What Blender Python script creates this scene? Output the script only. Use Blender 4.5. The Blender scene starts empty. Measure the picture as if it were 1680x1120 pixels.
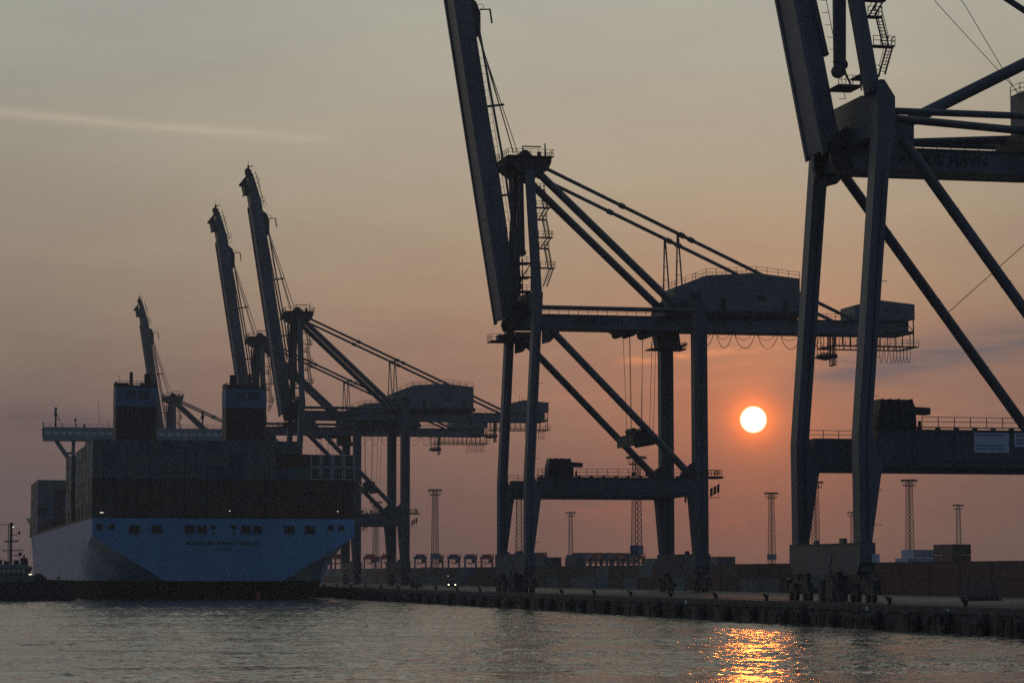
import bpy, math, random
from mathutils import Vector, Matrix
R=math.radians
random.seed(7)
sc=bpy.context.scene
COL=sc.collection
# ---------------------------------------------------------------- view
F=4430.0; YH=941.0; CZ=5.8; QZ=2.5          # focal length in px of the 1680 wide frame, horizon row, eye height, quay level
PITCH=math.atan((YH-560)/F)
TAN=.222; ANG=math.atan(TAN); CA=math.cos(ANG); SA=math.sin(ANG)
cam=bpy.data.cameras.new('camera'); camo=bpy.data.objects.new('camera',cam); COL.objects.link(camo)
cam.sensor_width=36; cam.lens=36*F/1680; cam.clip_start=1; cam.clip_end=60000
camo.location=(0,0,CZ); camo.rotation_euler=(R(90)+PITCH,0,0); sc.camera=camo

# ---------------------------------------------------------------- materials
def lin(c):
    return tuple(((v/255)/12.92 if v/255<=.04045 else ((v/255+.055)/1.055)**2.4) for v in c)
def mat(name,col,rough=.6,metal=0.,var=.25,scale=.35,bump=0.,bscale=4.,spec=.5,emit=None,streak=False):
    m=bpy.data.materials.new(name); m.use_nodes=True; nt=m.node_tree; N=nt.nodes; L=nt.links
    b=N['Principled BSDF']; b.inputs['Roughness'].default_value=rough; b.inputs['Metallic'].default_value=metal
    b.inputs['Specular IOR Level'].default_value=spec
    tc=N.new('ShaderNodeTexCoord'); mp=N.new('ShaderNodeMapping'); L.new(tc.outputs['Object'],mp.inputs[0])
    mp.inputs['Scale'].default_value=(scale,scale,scale*(.25 if streak else 1))
    no=N.new('ShaderNodeTexNoise'); no.inputs['Scale'].default_value=1.; no.inputs['Detail'].default_value=7; no.inputs['Roughness'].default_value=.62
    L.new(mp.outputs[0],no.inputs['Vector'])
    cr=N.new('ShaderNodeValToRGB'); cr.color_ramp.elements[0].position=.3; cr.color_ramp.elements[1].position=.7
    cr.color_ramp.elements[0].color=(*[c*(1-var) for c in col],1); cr.color_ramp.elements[1].color=(*[min(1,c*(1+var)) for c in col],1)
    L.new(no.outputs['Fac'],cr.inputs[0]); L.new(cr.outputs[0],b.inputs['Base Color'])
    if bump:
        n2=N.new('ShaderNodeTexNoise'); n2.inputs['Scale'].default_value=bscale; n2.inputs['Detail'].default_value=5
        L.new(tc.outputs['Object'],n2.inputs['Vector'])
        bp=N.new('ShaderNodeBump'); bp.inputs['Strength'].default_value=bump; bp.inputs['Distance'].default_value=.05
        L.new(n2.outputs['Fac'],bp.inputs['Height']); L.new(bp.outputs[0],b.inputs['Normal'])
    if emit:
        b.inputs['Emission Color'].default_value=(*emit[0],1); b.inputs['Emission Strength'].default_value=emit[1]
    return m
M={}
M['steel']=mat('navy_grey_paint',(.06,.073,.092),.5,var=.4,scale=.25,streak=True)
M['steel2']=mat('weathered_blue_paint',(.076,.092,.116),.5,var=.4,scale=.2,streak=True)
M['steel3']=mat('pale_girder_paint',(.11,.132,.165),.5,var=.4,scale=.2,streak=True)  # lighter tone than the leg paint, for the girders and nearest boom
M['steeld']=mat('dark_grease_steel',(.025,.028,.033),.6,var=.35,scale=.6)
M['rail']=mat('railing_steel',(.05,.05,.055),.6)
M['wire']=mat('wire_rope',(.03,.03,.03),.6)
M['house']=mat('house_cladding',(.12,.132,.148),.55,var=.2,scale=.2)
M['glass']=mat('dark_glass',(.02,.025,.03),.1,var=.1)
M['white']=mat('white_paint',(.7,.72,.74),.45,var=.08)
M['signw']=mat('white_sign',(.42,.5,.6),.5,var=.08)
M['black']=mat('black_paint',(.012,.012,.013),.6)
M['letter']=mat('lettering_paint',(.012,.016,.03),.55)
M['hullb']=mat('light_blue_hull_paint',(.075,.22,.4),.33,var=.12,scale=.08,streak=True)
M['louv']=mat('louvre_paint',(.03,.06,.09),.7)
M['band']=mat('funnel_band_paint',(.05,.13,.22),.6,var=.15)
M['boot']=mat('antifouling_paint',(.035,.02,.022),.5,var=.4,scale=.3)
M['deckw']=mat('superstructure_grey',(.2,.23,.24),.5,var=.12)
M['lash']=mat('lashing_steel',(.06,.03,.03),.6)
M['tire']=mat('tyre_rubber',(.015,.015,.015),.85,bump=.4)
M['conc']=mat('quay_wall_concrete',(.075,.07,.066),.9,var=.6,scale=1.1,bump=.9,bscale=2.2,streak=True)
M['tugg']=mat('tug_green',(.05,.11,.09),.5)
M['tugh']=mat('tug_hull_black',(.014,.016,.022),.5)
M['red']=mat('machine_red',(.45,.035,.04),.5)
M['blue']=mat('machine_blue',(.05,.09,.2),.5)
M['lamp']=mat('lamp_lit',(.9,.8,.5),.4,emit=((1,.85,.45),6))
M['lampw']=mat('ship_lamp_lit',(.9,.9,.8),.4,emit=((1,.92,.7),1.6))
M['win']=mat('bridge_windows',(.5,.52,.48),.15,var=.1)

def container_mat(name,col):
    m=mat(name,col,.55,var=.3,scale=.5,streak=True); nt=m.node_tree; N=nt.nodes; L=nt.links
    tc=N.new('ShaderNodeTexCoord'); w=N.new('ShaderNodeTexWave'); w.bands_direction='Y'; w.wave_profile='SIN'; w.inputs['Scale'].default_value=1.15
    w.inputs['Distortion'].default_value=0
    L.new(tc.outputs['Object'],w.inputs['Vector']); bp=N.new('ShaderNodeBump'); bp.inputs['Strength'].default_value=.8; bp.inputs['Distance'].default_value=.04
    L.new(w.outputs['Fac'],bp.inputs['Height']); L.new(bp.outputs[0],N['Principled BSDF'].inputs['Normal'])
    return m
CM={'dark red':container_mat('container_dark_red',(.1,.034,.032)),'maroon':container_mat('container_maroon',(.09,.034,.036)),
    'brown':container_mat('container_brown',(.11,.06,.045)),'rust':container_mat('container_rust',(.14,.06,.05)),'dark grey':container_mat('container_dark_grey',(.06,.065,.07)),'grey blue':container_mat('container_grey_blue',(.1,.145,.19)),
    'blue':container_mat('container_blue',(.05,.07,.17)),'grey':container_mat('container_grey',(.145,.165,.175)),
    'green grey':container_mat('container_green_grey',(.1,.16,.15)),'white':container_mat('container_white',(.42,.46,.47)),
    'pale blue':container_mat('container_pale_blue',(.3,.42,.52))}

# ---------------------------------------------------------------- mesh helpers
class MB:
    def __init__(s): s.v=[]; s.f=[]; s.mi=[]; s.cur=0
    def add(s,vs,fs):
        n=len(s.v); s.v+= [tuple(v) for v in vs]; s.f+=[tuple(i+n for i in f) for f in fs]; s.mi+=[s.cur]*len(fs); return s
    def box(s,x0,x1,y0,y1,z0,z1):
        return s.add([(x,y,z) for x in (x0,x1) for y in (y0,y1) for z in (z0,z1)],[(0,1,3,2),(4,6,7,5),(0,4,5,1),(2,3,7,6),(0,2,6,4),(1,5,7,3)])
    def bbox(s,x0,x1,y0,y1,z0,z1,c=.06):
        # chamfered vertical edges
        P=[(x0+c,y0),(x1-c,y0),(x1,y0+c),(x1,y1-c),(x1-c,y1),(x0+c,y1),(x0,y1-c),(x0,y0+c)]
        return s.prismz(P,z0,z1)
    def prismz(s,P,z0,z1):
        n=len(P); return s.add([(x,y,z0) for x,y in P]+[(x,y,z1) for x,y in P],[tuple(range(n))[::-1],tuple(range(n,2*n))]+[(i,(i+1)%n,(i+1)%n+n,i+n) for i in range(n)])
    def prism(s,P,y0,y1):      # polygon in (x,z), extruded along y
        n=len(P); return s.add([(x,y0,z) for x,z in P]+[(x,y1,z) for x,z in P],[tuple(range(n)),tuple(range(n,2*n))[::-1]]+[(i,i+n,(i+1)%n+n,(i+1)%n) for i in range(n)])
    def prismx(s,P,x0,x1):     # polygon in (y,z), extruded along x
        n=len(P); return s.add([(x0,y,z) for y,z in P]+[(x1,y,z) for y,z in P],[tuple(range(n))[::-1],tuple(range(n,2*n))]+[(i,(i+1)%n,(i+1)%n+n,i+n) for i in range(n)])
    def beam(s,a,b,w,h=None,up=(0,0,1)):
        h=h or w; a=Vector(a); b=Vector(b); d=(b-a).normalized(); u=Vector(up)
        if abs(d.dot(u))>.98: u=Vector((0,1,0))
        x=d.cross(u).normalized()*w/2; y=x.cross(d).normalized()*h/2
        P=[p+i*x+j*y for p in (a,b) for i,j in ((-1,-1),(1,-1),(1,1),(-1,1))]
        return s.add(P,[(0,1,2,3),(7,6,5,4),(0,4,5,1),(1,5,6,2),(2,6,7,3),(3,7,4,0)])
    def tube(s,a,b,r,n=8,r2=None):
        r2=r if r2 is None else r2
        a=Vector(a); b=Vector(b); d=(b-a).normalized(); u=Vector((0,0,1)) if abs(d.z)<.95 else Vector((0,1,0))
        x=d.cross(u).normalized(); y=x.cross(d)
        vs=[p+rr*(math.cos(t)*x+math.sin(t)*y) for p,rr in ((a,r),(b,r2)) for t in [2*math.pi*i/n for i in range(n)]]
        return s.add(vs,[tuple(range(n)),tuple(range(n,2*n))[::-1]]+[(i,i+n,(i+1)%n+n,(i+1)%n) for i in range(n)])
    def line(s,P,r,n=4):
        for a,b in zip(P,P[1:]): s.tube(a,b,r,n)
        return s
    def torus(s,c,axis,Rr,r,n=16,m=8):
        c=Vector(c); ax=Vector(axis).normalized(); u=Vector((0,0,1)) if abs(ax.z)<.9 else Vector((1,0,0)); x=ax.cross(u).normalized(); y=ax.cross(x)
        vs=[]
        for i in range(n):
            t=2*math.pi*i/n; d=math.cos(t)*x+math.sin(t)*y
            for j in range(m):
                q=2*math.pi*j/m; vs.append(c+d*(Rr+r*math.cos(q))+ax*r*math.sin(q))
        return s.add(vs,[(i*m+j,((i+1)%n)*m+j,((i+1)%n)*m+(j+1)%m,i*m+(j+1)%m) for i in range(n) for j in range(m)])
    def rail(s,P,h=1.1,sp=1.6,r=.045):
        # posts, top rail and knee rail along a polyline
        for a,b in zip(P,P[1:]):
            a=Vector(a); b=Vector(b); n=max(1,round((b-a).length/sp))
            for i in range(n+1):
                p=a.lerp(b,i/n); s.beam(p,p+Vector((0,0,h)),r*1.8)
            for k in (1,.52): s.beam(a+Vector((0,0,h*k)),b+Vector((0,0,h*k)),r*1.6)
        return s
    def sag(s,a,b,drop,r,n=10):
        a=Vector(a); b=Vector(b); P=[]
        for i in range(n+1):
            t=i/n; p=a.lerp(b,t); p.z-=drop*(1-(2*t-1)**2)**.75 if drop>1 else drop*4*t*(1-t); P.append(p)
        return s.line(P,r,4)
    def build(s,name,m,parent=None,smooth=False,bevel=0):
        me=bpy.data.meshes.new(name); me.from_pydata(s.v,[],s.f)
        ms=m if isinstance(m,(list,tuple)) else [m]
        for k in ms: me.materials.append(k)
        if len(ms)>1:
            for p,i in zip(me.polygons,s.mi): p.material_index=i
        me.validate()
        import bmesh
        bm=bmesh.new(); bm.from_mesh(me); bmesh.ops.recalc_face_normals(bm,faces=bm.faces); bm.to_mesh(me); bm.free()
        if smooth:
            for p in me.polygons: p.use_smooth=True
        o=bpy.data.objects.new(name,me); COL.objects.link(o)
        if parent: o.parent=parent
        if bevel:
            b=o.modifiers.new('bevel','BEVEL'); b.width=bevel; b.segments=2; b.limit_method='ANGLE'
        return o
def part(name,m,parent,fn,**k):
    b=MB(); fn(b); return b.build(name,m,parent,**k)
def tag(o,label=None,cat=None,group=None,kind=None):
    if label: o['label']=label
    if cat: o['category']=cat
    if group: o['group']=group
    if kind: o['kind']=kind
    return o
def empty(name,loc=(0,0,0),rz=0):
    o=bpy.data.objects.new(name,None); COL.objects.link(o); o.location=loc; o.rotation_euler=(0,0,rz); o.empty_display_size=.5; return o
def tree(o):
    r=o.copy(); COL.objects.link(r)
    for ch in o.children:
        c=ch.copy(); COL.objects.link(c); c.parent=r
        for g in ch.children:
            d=g.copy(); COL.objects.link(d); d.parent=c
            
    return r
def text(name,body,size,m,parent,loc,rot,ext=.01,align='CENTER',sx=1.,bold=0.):
    cu=bpy.data.curves.new(name,'FONT'); cu.body=body; cu.size=size; cu.align_x=align; cu.align_y='CENTER'; cu.extrude=ext; cu.offset=bold
    t=bpy.data.objects.new(name+'_tmp',cu); COL.objects.link(t)
    dg=bpy.context.evaluated_depsgraph_get(); me=bpy.data.meshes.new_from_object(t.evaluated_get(dg)); 
    bpy.data.objects.remove(t)
    me.materials.clear(); me.materials.append(m)
    o=bpy.data.objects.new(name,me); COL.objects.link(o); o.parent=parent; o.location=loc; o.rotation_euler=rot; o.scale=(sx,1,1); return o
ORD=['first','second','third','fourth','fifth','sixth','seventh','eighth','ninth','tenth','eleventh','twelfth','thirteenth','fourteenth','fifteenth','sixteenth','seventeenth','eighteenth','nineteenth','twentieth','twenty-first','twenty-second','twenty-third','twenty-fourth','twenty-fifth','twenty-sixth','twenty-seventh','twenty-eighth','twenty-ninth','thirtieth']
TENS=['','','twenty','thirty','forty','fifty','sixty','seventy','eighty','ninety']
TORD=['','','twentieth','thirtieth','fortieth','fiftieth','sixtieth','seventieth','eightieth','ninetieth']
def ordw(n):      # 1-based
    if n<=19: return ORD[n-1]
    t,u=divmod(n,10); return TORD[t] if u==0 else TENS[t]+'-'+ORD[u-1]

# point at a distance Y on the line whose intercept X + TAN*Y is k
def onl(k,Y,z=0): return Vector((k-TAN*Y,Y,z))
K_EDGE=102.7; K_RAIL=110.7; K_YARD=158.0

# ---------------------------------------------------------------- ground, water, quay
def water_mat():
    m=bpy.data.materials.new('harbour_water'); m.use_nodes=True; N=m.node_tree.nodes; L=m.node_tree.links
    b=N['Principled BSDF']; b.inputs['Base Color'].default_value=(.06,.066,.058,1); b.inputs['Roughness'].default_value=.12; b.inputs['IOR'].default_value=1.45
    tc=N.new('ShaderNodeTexCoord')
    def noise(sx,sy,rot,det,rough):
        mp=N.new('ShaderNodeMapping'); mp.inputs['Scale'].default_value=(sx,sy,1); mp.inputs['Rotation'].default_value=(0,0,R(rot)); L.new(tc.outputs['Object'],mp.inputs[0])
        n=N.new('ShaderNodeTexNoise'); n.inputs['Scale'].default_value=1; n.inputs['Detail'].default_value=det; n.inputs['Roughness'].default_value=rough; L.new(mp.outputs[0],n.inputs['Vector']); return n.outputs['Fac']
    def mul(a,k):
        x=N.new('ShaderNodeMath'); x.operation='MULTIPLY'; x.inputs[1].default_value=k if not hasattr(k,'links') else 1
        L.new(a,x.inputs[0]); 
        if hasattr(k,'links'): L.new(k,x.inputs[1])
        return x.outputs[0]
    def add(a,c):
        x=N.new('ShaderNodeMath'); x.operation='ADD'; L.new(a,x.inputs[0]); L.new(c,x.inputs[1]); return x.outputs[0]
    big=noise(.012,.05,6,4,.6)            # gust patches
    cr=N.new('ShaderNodeMapRange'); cr.inputs['From Min'].default_value=.35; cr.inputs['From Max'].default_value=.65; cr.inputs['To Min'].default_value=WAVE_LO; cr.inputs['To Max'].default_value=WAVE_HI; L.new(big,cr.inputs[0])
    h=mul(noise(3.1,3.6,8,2,.5),.05)
    bp=N.new('ShaderNodeBump'); cr2=N.new('ShaderNodeMapRange'); cr2.inputs['From Min'].default_value=.36; cr2.inputs['From Max'].default_value=.62; cr2.inputs['To Min'].default_value=.35; cr2.inputs['To Max'].default_value=1.45; L.new(noise(.022,.16,7,3,.55),cr2.inputs[0])
    bp.inputs['Distance'].default_value=1.; L.new(mul(mul(h,cr.outputs[0]),cr2.outputs[0]),bp.inputs['Height']); bp.inputs['Strength'].default_value=1
    L.new(bp.outputs[0],b.inputs['Normal'])
    return m
WAVE_LO,WAVE_HI=.55,1.5
WM=water_mat()
w=MB(); w.add([(-9000,-600,-.3),(9000,-600,-.3),(9000,24000,-.3),(-9000,24000,-.3)],[(0,1,2,3)])
tag(w.build('water',WM),kind='structure')
import numpy as np
def wave_sheet():
    rg=np.random.default_rng(12)
    rows=[60.]
    while rows[-1]<1300:
        Y=rows[-1]; rows.append(Y+(.55 if Y<128 else .27 if Y<300 else .27+(Y-300)*.0021 if Y<650 else 1.+(Y-650)*.004))
    Yr=np.array(rows); A=np.tan(np.radians(np.linspace(-14.5,14.5,820)))
    Y,X=np.meshgrid(Yr,A,indexing='ij'); X=X*Y
    Z=np.zeros_like(X); n=64
    lam=np.exp(np.linspace(np.log(.42),np.log(6.),n)); th=np.radians(rg.normal(58,55,n)); ph=rg.uniform(0,2*np.pi,n)
    slope=WSLOPE*np.sqrt(2./n)
    for l,t,p in zip(lam,th,ph):
        k=2*np.pi/l; q=k*(X*np.cos(t)+Y*np.sin(t))+p+1.5*np.sin(.11*X+.07*Y+p*3)
        wgt=1.25 if l<2.2 else .8
        Z+=wgt*slope/k*np.sin(q)
    g=np.zeros_like(X)          # gusts: rougher and calmer patches, elongated across the view
    for l1,l2 in ((90,34),(47,19),(31,11),(160,60),(23,8)):
        a=rg.uniform(-.25,.25); p=rg.uniform(0,6.28); g+=np.sin(2*np.pi*(X+a*Y)/l1+p)*np.sin(2*np.pi*(Y-a*X)/l2+2*p+1.3*np.sin(X/l2*.9))
    Z*=np.clip(.95+.28*g,.35,1.7)
    nr,nc=X.shape; me=bpy.data.meshes.new('water')
    co=np.stack([X,Y,Z],-1).reshape(-1,3).astype(np.float32)
    i=np.arange((nr-1)*nc).reshape(nr-1,nc)[:,:-1].reshape(-1); f=np.stack([i,i+1,i+nc+1,i+nc],-1).astype(np.int32); nf=len(f)
    me.vertices.add(len(co)); me.vertices.foreach_set('co',co.reshape(-1))
    me.loops.add(nf*4); me.loops.foreach_set('vertex_index',f.reshape(-1))
    me.polygons.add(nf); me.polygons.foreach_set('loop_start',np.arange(0,nf*4,4,dtype=np.int32)); me.polygons.foreach_set('use_smooth',np.ones(nf,dtype=bool))
    me.update(calc_edges=True); me.materials.append(WM)
    o=bpy.data.objects.new('water',me); COL.objects.link(o); return tag(o,kind='structure')
WSLOPE=.112
wave_sheet()

def ground_mat():
    m=mat('quay_apron_concrete',(.07,.066,.063),.6,spec=.14,var=.35,scale=.08,bump=.25,bscale=.8)
    return m
q=MB()
# quay body: a block whose front face is the quay wall, running from the right foreground to far beyond the cranes
def kp(k,Y): p=onl(k,Y); return (p.x,p.y)
q.prismz([kp(K_EDGE,-150),kp(9000,-150),kp(9000,1700),kp(K_EDGE,1700)],-6,QZ)
tag(q.build('quay_apron',ground_mat()),kind='structure')
g=MB(); g.add([(-9000,1700,.6),(12000,1700,.6),(12000,23500,.6),(-9000,23500,.6)],[(0,1,2,3)])
tag(g.build('ground',mat('far_ground',(.05,.055,.045),.9)),kind='structure')
# crane rails let into the apron
for k in (K_RAIL,K_RAIL+32*(CA+TAN*SA)):
    b=MB(); a=onl(k,150,QZ+.03); c=onl(k,1690,QZ+.03); b.beam(a,c,.16,.06)
    tag(b.build('crane_rail',M['steeld']),kind='structure')
# wall facing with cope beam (a thing of its own: the concrete quay wall)
qw=empty('quay_wall',onl(K_EDGE,250,0),ANG); tag(qw,'dark concrete quay wall with tyre fenders rising out of the harbour water','quay wall')
part('wall_face',M['conc'],qw,lambda b:[b.box(-.35,-.004,-400,1500,-4,1.9)])
part('cope',M['conc'],qw,lambda b:[b.box(-.55,.6,-400,1500,1.92,2.52)])
part('waterline_growth',M['black'],qw,lambda b:[b.box(-.42,-.36,-400,1500,-3,.75)])
def q2(s,dx,z): # a point at distance Y along the edge
    return Vector((0,0,0))
def edge(Y,off=0,z=0):   # point off metres inland of the edge at depth Y
    p=onl(K_EDGE,Y,z); return p+Vector((CA,SA,0))*off
# fenders
fm=MB(); fm.torus((-.45,0,0),(1,0,0),.72,.36,18,8); fm.beam((-.15,-.5,.55),(-.15,-.5,1.5),.06); fm.beam((-.15,.5,.55),(-.15,.5,1.5),.06)
f0=fm.build('tyre_fender',[M['tire']],None,smooth=True)
ys=[236.5+10.2*i for i in range(0,46)]
frs=random.Random(9)
for i,Y in enumerate(ys):
    o=f0 if i==0 else f0.copy()
    if i: COL.objects.link(o)
    o.location=edge(Y+frs.uniform(-2.6,2.6),-.36,.95+frs.uniform(-.3,.18)); o.rotation_euler=(frs.uniform(-.2,.2),frs.uniform(-.08,.08),ANG+frs.uniform(-.12,.12)); k_=frs.uniform(.82,1.12); o.scale=(k_,k_,k_)
    tag(o,f'round black tyre fender, {ordw(i+1)} from the right along the quay wall','fender','tyre fenders along the quay wall')
# uneven timber and weed hanging on the wall
wrs=random.Random(4)
def wclut(b):
    y=-20
    while y<560:
        h=wrs.uniform(.2,1.); b.box(-.46-wrs.uniform(0,.1),-.36,y,y+wrs.uniform(.15,1.6),.1,.75+h*.9); y+=wrs.uniform(1.,4.5)
part('timber_rubbing_strip',M['tire'],qw,wclut)
for y in (22,88,150,232,330): part('wall_ladder',M['rail'],qw,lambda b:[b.beam((-.42,y,-.5),(-.42,y,2.5),.07),b.beam((-.42,y+.5,-.5),(-.42,y+.5,2.5),.07)]+[b.beam((-.42,y,.1+.3*k),(-.42,y+.5,.1+.3*k),.05) for k in range(8)])
def worn(b):
    y=-60
    while y<500:
        b.box(-.57,-.4,y,y+wrs.uniform(.3,2.5),1.9-wrs.uniform(.02,.25),1.95); y+=wrs.uniform(3,9)
part('spalled_cope',M['conc'],qw,worn)
part('cope_rail',M['steeld'],qw,lambda b:[b.box(-.5,-.3,-400,1500,2.52,2.64)])
# bollards
bm_=MB(); bm_.tube((0,0,0),(0,0,.12),.38,12); bm_.tube((0,0,.1),(0,0,.55),.2,12); bm_.tube((0,0,.5),(-.1,0,.72),.24,12,.38); bm_.beam((-.1,0,.72),(-.5,0,.86),.3,.22)
b0=bm_.build('bollard',M['black'],None)
by=[266+20.6*i for i in range(-1,24)]
for i,Y in enumerate(by):
    o=b0 if i==0 else b0.copy()
    if i: COL.objects.link(o)
    o.location=edge(Y,.9,QZ+.02); o.rotation_euler=(0,0,ANG)
    tag(o,f'black mooring bollard, {ordw(i+1)} from the right on the quay edge','bollard','mooring bollards on the quay edge')
# white plates on the wall
def plate(name,Y,w,h,z,label):
    e=MB(); e.box(-.05,0,-w/2,w/2,-h/2,h/2); o=e.build(name,M['signw']); o.location=edge(Y,-.56,z); o.rotation_euler=(0,0,ANG); tag(o,label,'sign')
plate('quay_sign',239.6,2.2,1.3,1.75,'tall white plate on the quay wall at the right edge of the photo')
plate('quay_sign',357,1.2,.45,2.15,'small white plate on the quay wall left of the orange water glitter')
plate('quay_sign',289.5,.8,.4,2.15,'small white plate on the quay wall below the nearest crane')
plate('quay_sign',267,.8,.5,2.1,'small white plate on the quay wall beside a bollard at the right')

# ---------------------------------------------------------------- cranes
def make_crane(P):
    c=empty('container_crane')
    S=M['steel']; S2=M['steel2']; D=M['steeld']; RL=M['rail']
    V=(-11.3,11.3); B0,B1=P['beam']; G0,G1=P['girder']; LT=P['legtop']; AT=P['atop']; gx=P['gauge']
    d=1.2
    # waterside legs
    for v in V:
        uo,ut=P['lean']
        pk=P.get('peak')
        poly=[(-.5,3.6),(-.5,B1-.7),(ut-.75,LT)]
        if pk: poly=[(-.5,3.6),(-.62,B1-.7),(ut-.75,G1+.4),(ut-.75,LT-.2),(ut-.35,LT),(ut+.2,LT),(ut+1.5,LT-2.),(ut+1.5,G1),(ut+.72,G0)]
        else: poly+=[(ut+.72,LT)]
        poly+=[(uo+1.05+.0,B1),(2.35,B0),(2.1,B0-1.2),(.95,7.2),(.95,3.6)]
        part('leg',S2,c,lambda b:b.prism(poly,v-d,v+d))
    for v in V:
        poly=[(gx-.95,3.6),(gx-.95,6.9),(gx-1.75,B0-1.),(gx-1.9,B0),(gx-.95,B1),(gx-1.,G0-.4),(gx-.7,G1+1.2 if not pk else G1+3),(gx+1.2,G1+1.2 if not pk else G1+3),(gx+1.45,G0-.4),(gx+1.5,B0),(gx+1.5,3.6)]
        part('leg',S,c,lambda b:b.prism(poly,v-d,v+d))
    for v in V:
        part('portal_beam',S,c,lambda b:[b.box(1.9,gx-1.2,v-1.05,v+1.05,B0,B1-.25),b.box(1.9,gx-1.2,v-1.15,v+1.15,B1-.25,B1)])
    for u0,u1 in ((-.75,1.15),(gx-1.15,gx+1.7)):
        part('sill_beam',S,c,lambda b:[b.prismx([(-12.9,4.6),(-11.6,3.3),(11.6,3.3),(12.9,4.6),(12.9,6.8),(-12.9,6.8)],u0,u1),b.box(u0-.12,u1+.12,-12.6,12.6,6.8,6.92),b.box(u0+.4,u0+.9,-6,-4.6,6.92,7.5),b.box(u0+.4,u0+.8,3.8,4.6,6.92,7.35),b.box(u0-.08,u0,-3,-1.6,4.4,5.6)])
    # bogies
    for u in (.2,gx+.3):
        for v in (-11.3,11.3):
            def bog(b,u=u,v=v):
                b.prismx([(v-2.6,2.1),(v+2.6,2.1),(v+1.1,3.35),(v-1.1,3.35)],u-.35,u+.35)
                for s in (-1,1):
                    b.prismx([(v+s*2.6-1.7,1.1),(v+s*2.6+1.7,1.1),(v+s*2.6+.5,2.15),(v+s*2.6-.5,2.15)],u-.4,u+.4)
                    b.box(u+.42,u+1.1,v+s*2.6-.5,v+s*2.6+.4,.9,1.6)
                b.tube((u-.5,v,2.9),(u+.5,v,2.9),.35,10)
            bo=part('bogie',D,c,bog)
            for s in (-3.5,-1.7,1.7,3.5):
                part('wheel',M['black'],bo,lambda b:b.tube((u-.25,v+s,.46),(u+.25,v+s,.46),.45,14))
            part('buffer',M['red'] if 0 else D,bo,lambda b:(b.tube((u,v+math.copysign(3.6,v),2.6),(u,v+math.copysign(5.2,v),2.6),.22,8),b.box(u-.5,u+.5,v+math.copysign(4.3,v)-.25,v+math.copysign(4.3,v)+.25,1.0,2.4)))
    # clutter between the bogies at the waterside: cabinets, gantry drive, steps
    for q in ((-.7,1.1,-3.4,-.6,.05,3.1),(-.5,.9,1.0,2.6,.05,2.6),(-1.3,-.76,-6.8,-5.4,1.3,3.6),(-1.2,-.76,4.6,6.2,2.0,3.4)): part('drive_cabinet',D,c,lambda b:[b.box(*q),b.box(q[0]-.06,q[0],q[2]+.1,(q[2]+q[3])/2-.05,q[4]+.2,q[5]-.1),b.box(q[0]-.06,q[0],(q[2]+q[3])/2+.05,q[3]-.1,q[4]+.2,q[5]-.1)])
    part('access_stair',RL,c,lambda b:[b.beam((-1.5,-7.8,0.1),(-1.5,-4.3,3.5),.12,.25),b.beam((-.9,-7.8,0.1),(-.9,-4.3,3.5),.12,.25)]+[b.box(-1.5,-.9,-7.8+.5*i-.12,-7.8+.5*i+.12,.1+.486*i,.15+.486*i) for i in range(7)]+[b.rail([(-1.5,-7.8,.1),(-1.5,-4.3,3.5)],.95,1.,.03)])
    # diagonals in the two leg planes
    for v in V:
        a=(P['diag'][0],v,P['diag'][1]); e=(P['diag'][2],v,P['diag'][3])
        def dg(b): 
            b.tube(a,e,.66,14)
            A=Vector(a);E=Vector(e);dd=(E-A).normalized()
            for t in (.25,.5,.75): p=A.lerp(E,t); b.tube(p-dd*.07,p+dd*.07,.72,14)
            b.prism([(a[0]-1.7,a[2]+1.6),(a[0]-1.7,a[2]-2.6),(a[0]-.2,a[2]-2.2),(a[0]+1.5,a[2]-.4),(a[0]+1.5,a[2]+1.6)],v-.18,v+.18)
            b.prism([(e[0]+1.6,e[2]-1.2),(e[0]+1.6,e[2]+2.4),(e[0]+.2,e[2]+1.6),(e[0]-1.4,e[2]),(e[0]-2.2,e[2]-1.3)],v-.18,v+.18)
        part('diagonal_brace',S,c,dg,smooth=False)
    for v in V:
        part('leg_conduit',D,c,lambda b:[b.beam((.35,v-1.26,7.5),(.45,v-1.26,B1),.12),b.beam((.45,v-1.26,B1-.02),(ut-.1,v-1.26,G0-1),.12)])
        part('leg_conduit',D,c,lambda b:[b.beam((gx+.3,v-1.26,7.5),(gx+.3,v-1.26,G0-1),.14)]+[b.box(gx-.9,gx+1.45,v-1.23,v-1.2,z,z+.14) for z in (12,25.5,31,36.5,42)])
        part('beam_seam',D,c,lambda b:[b.box(6+5.2*k,6.12+5.2*k,v-1.08,v-1.05,B0+.05,B1-.3) for k in range(4)]+[b.box(1.95,gx-1.3,v-1.12,v-1.05,B0+.5,B0+.62)])
    # cross beams between the legs above the girder
    CB=P['cross']
    part('cross_beam',S2,c,lambda b:b.prismx([(-11.2,G1+.1),(11.2,G1+.1),(11.2,CB-.8),(7,CB),(-7,CB),(-11.2,CB-.8)],.35+ut-1.05,ut+.95))
    part('cross_beam',S,c,lambda b:b.box(gx-.9,gx+1.2,-10.2,10.2,G1+.15,G1+2.7))
    part('cross_beam',S,c,lambda b:b.box(gx-.8,gx+1.1,-10.2,10.2,B0+.3,B1-.3))
    # girder
    GE=P['gend']; GB=P['gb']
    def gird(b):
        b.box(.9,GE,-3.25,3.25,GB+.04,G1)
        for v in (-3.3,3.3): b.box(.9,GE,v-.22,v+.22,GB-.04,GB+.3)
        for i in range(int(GE//3)): 
            for v in (-3.3,3.3): b.box(1.5+3*i,1.62+3*i,v-.04,v+.04,GB+.3,G1)
        b.box(.9,GE,-3.7,3.7,G1-.06,G1+.04)
    gi=part('girder',M['steel3'],c,gird)
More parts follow.
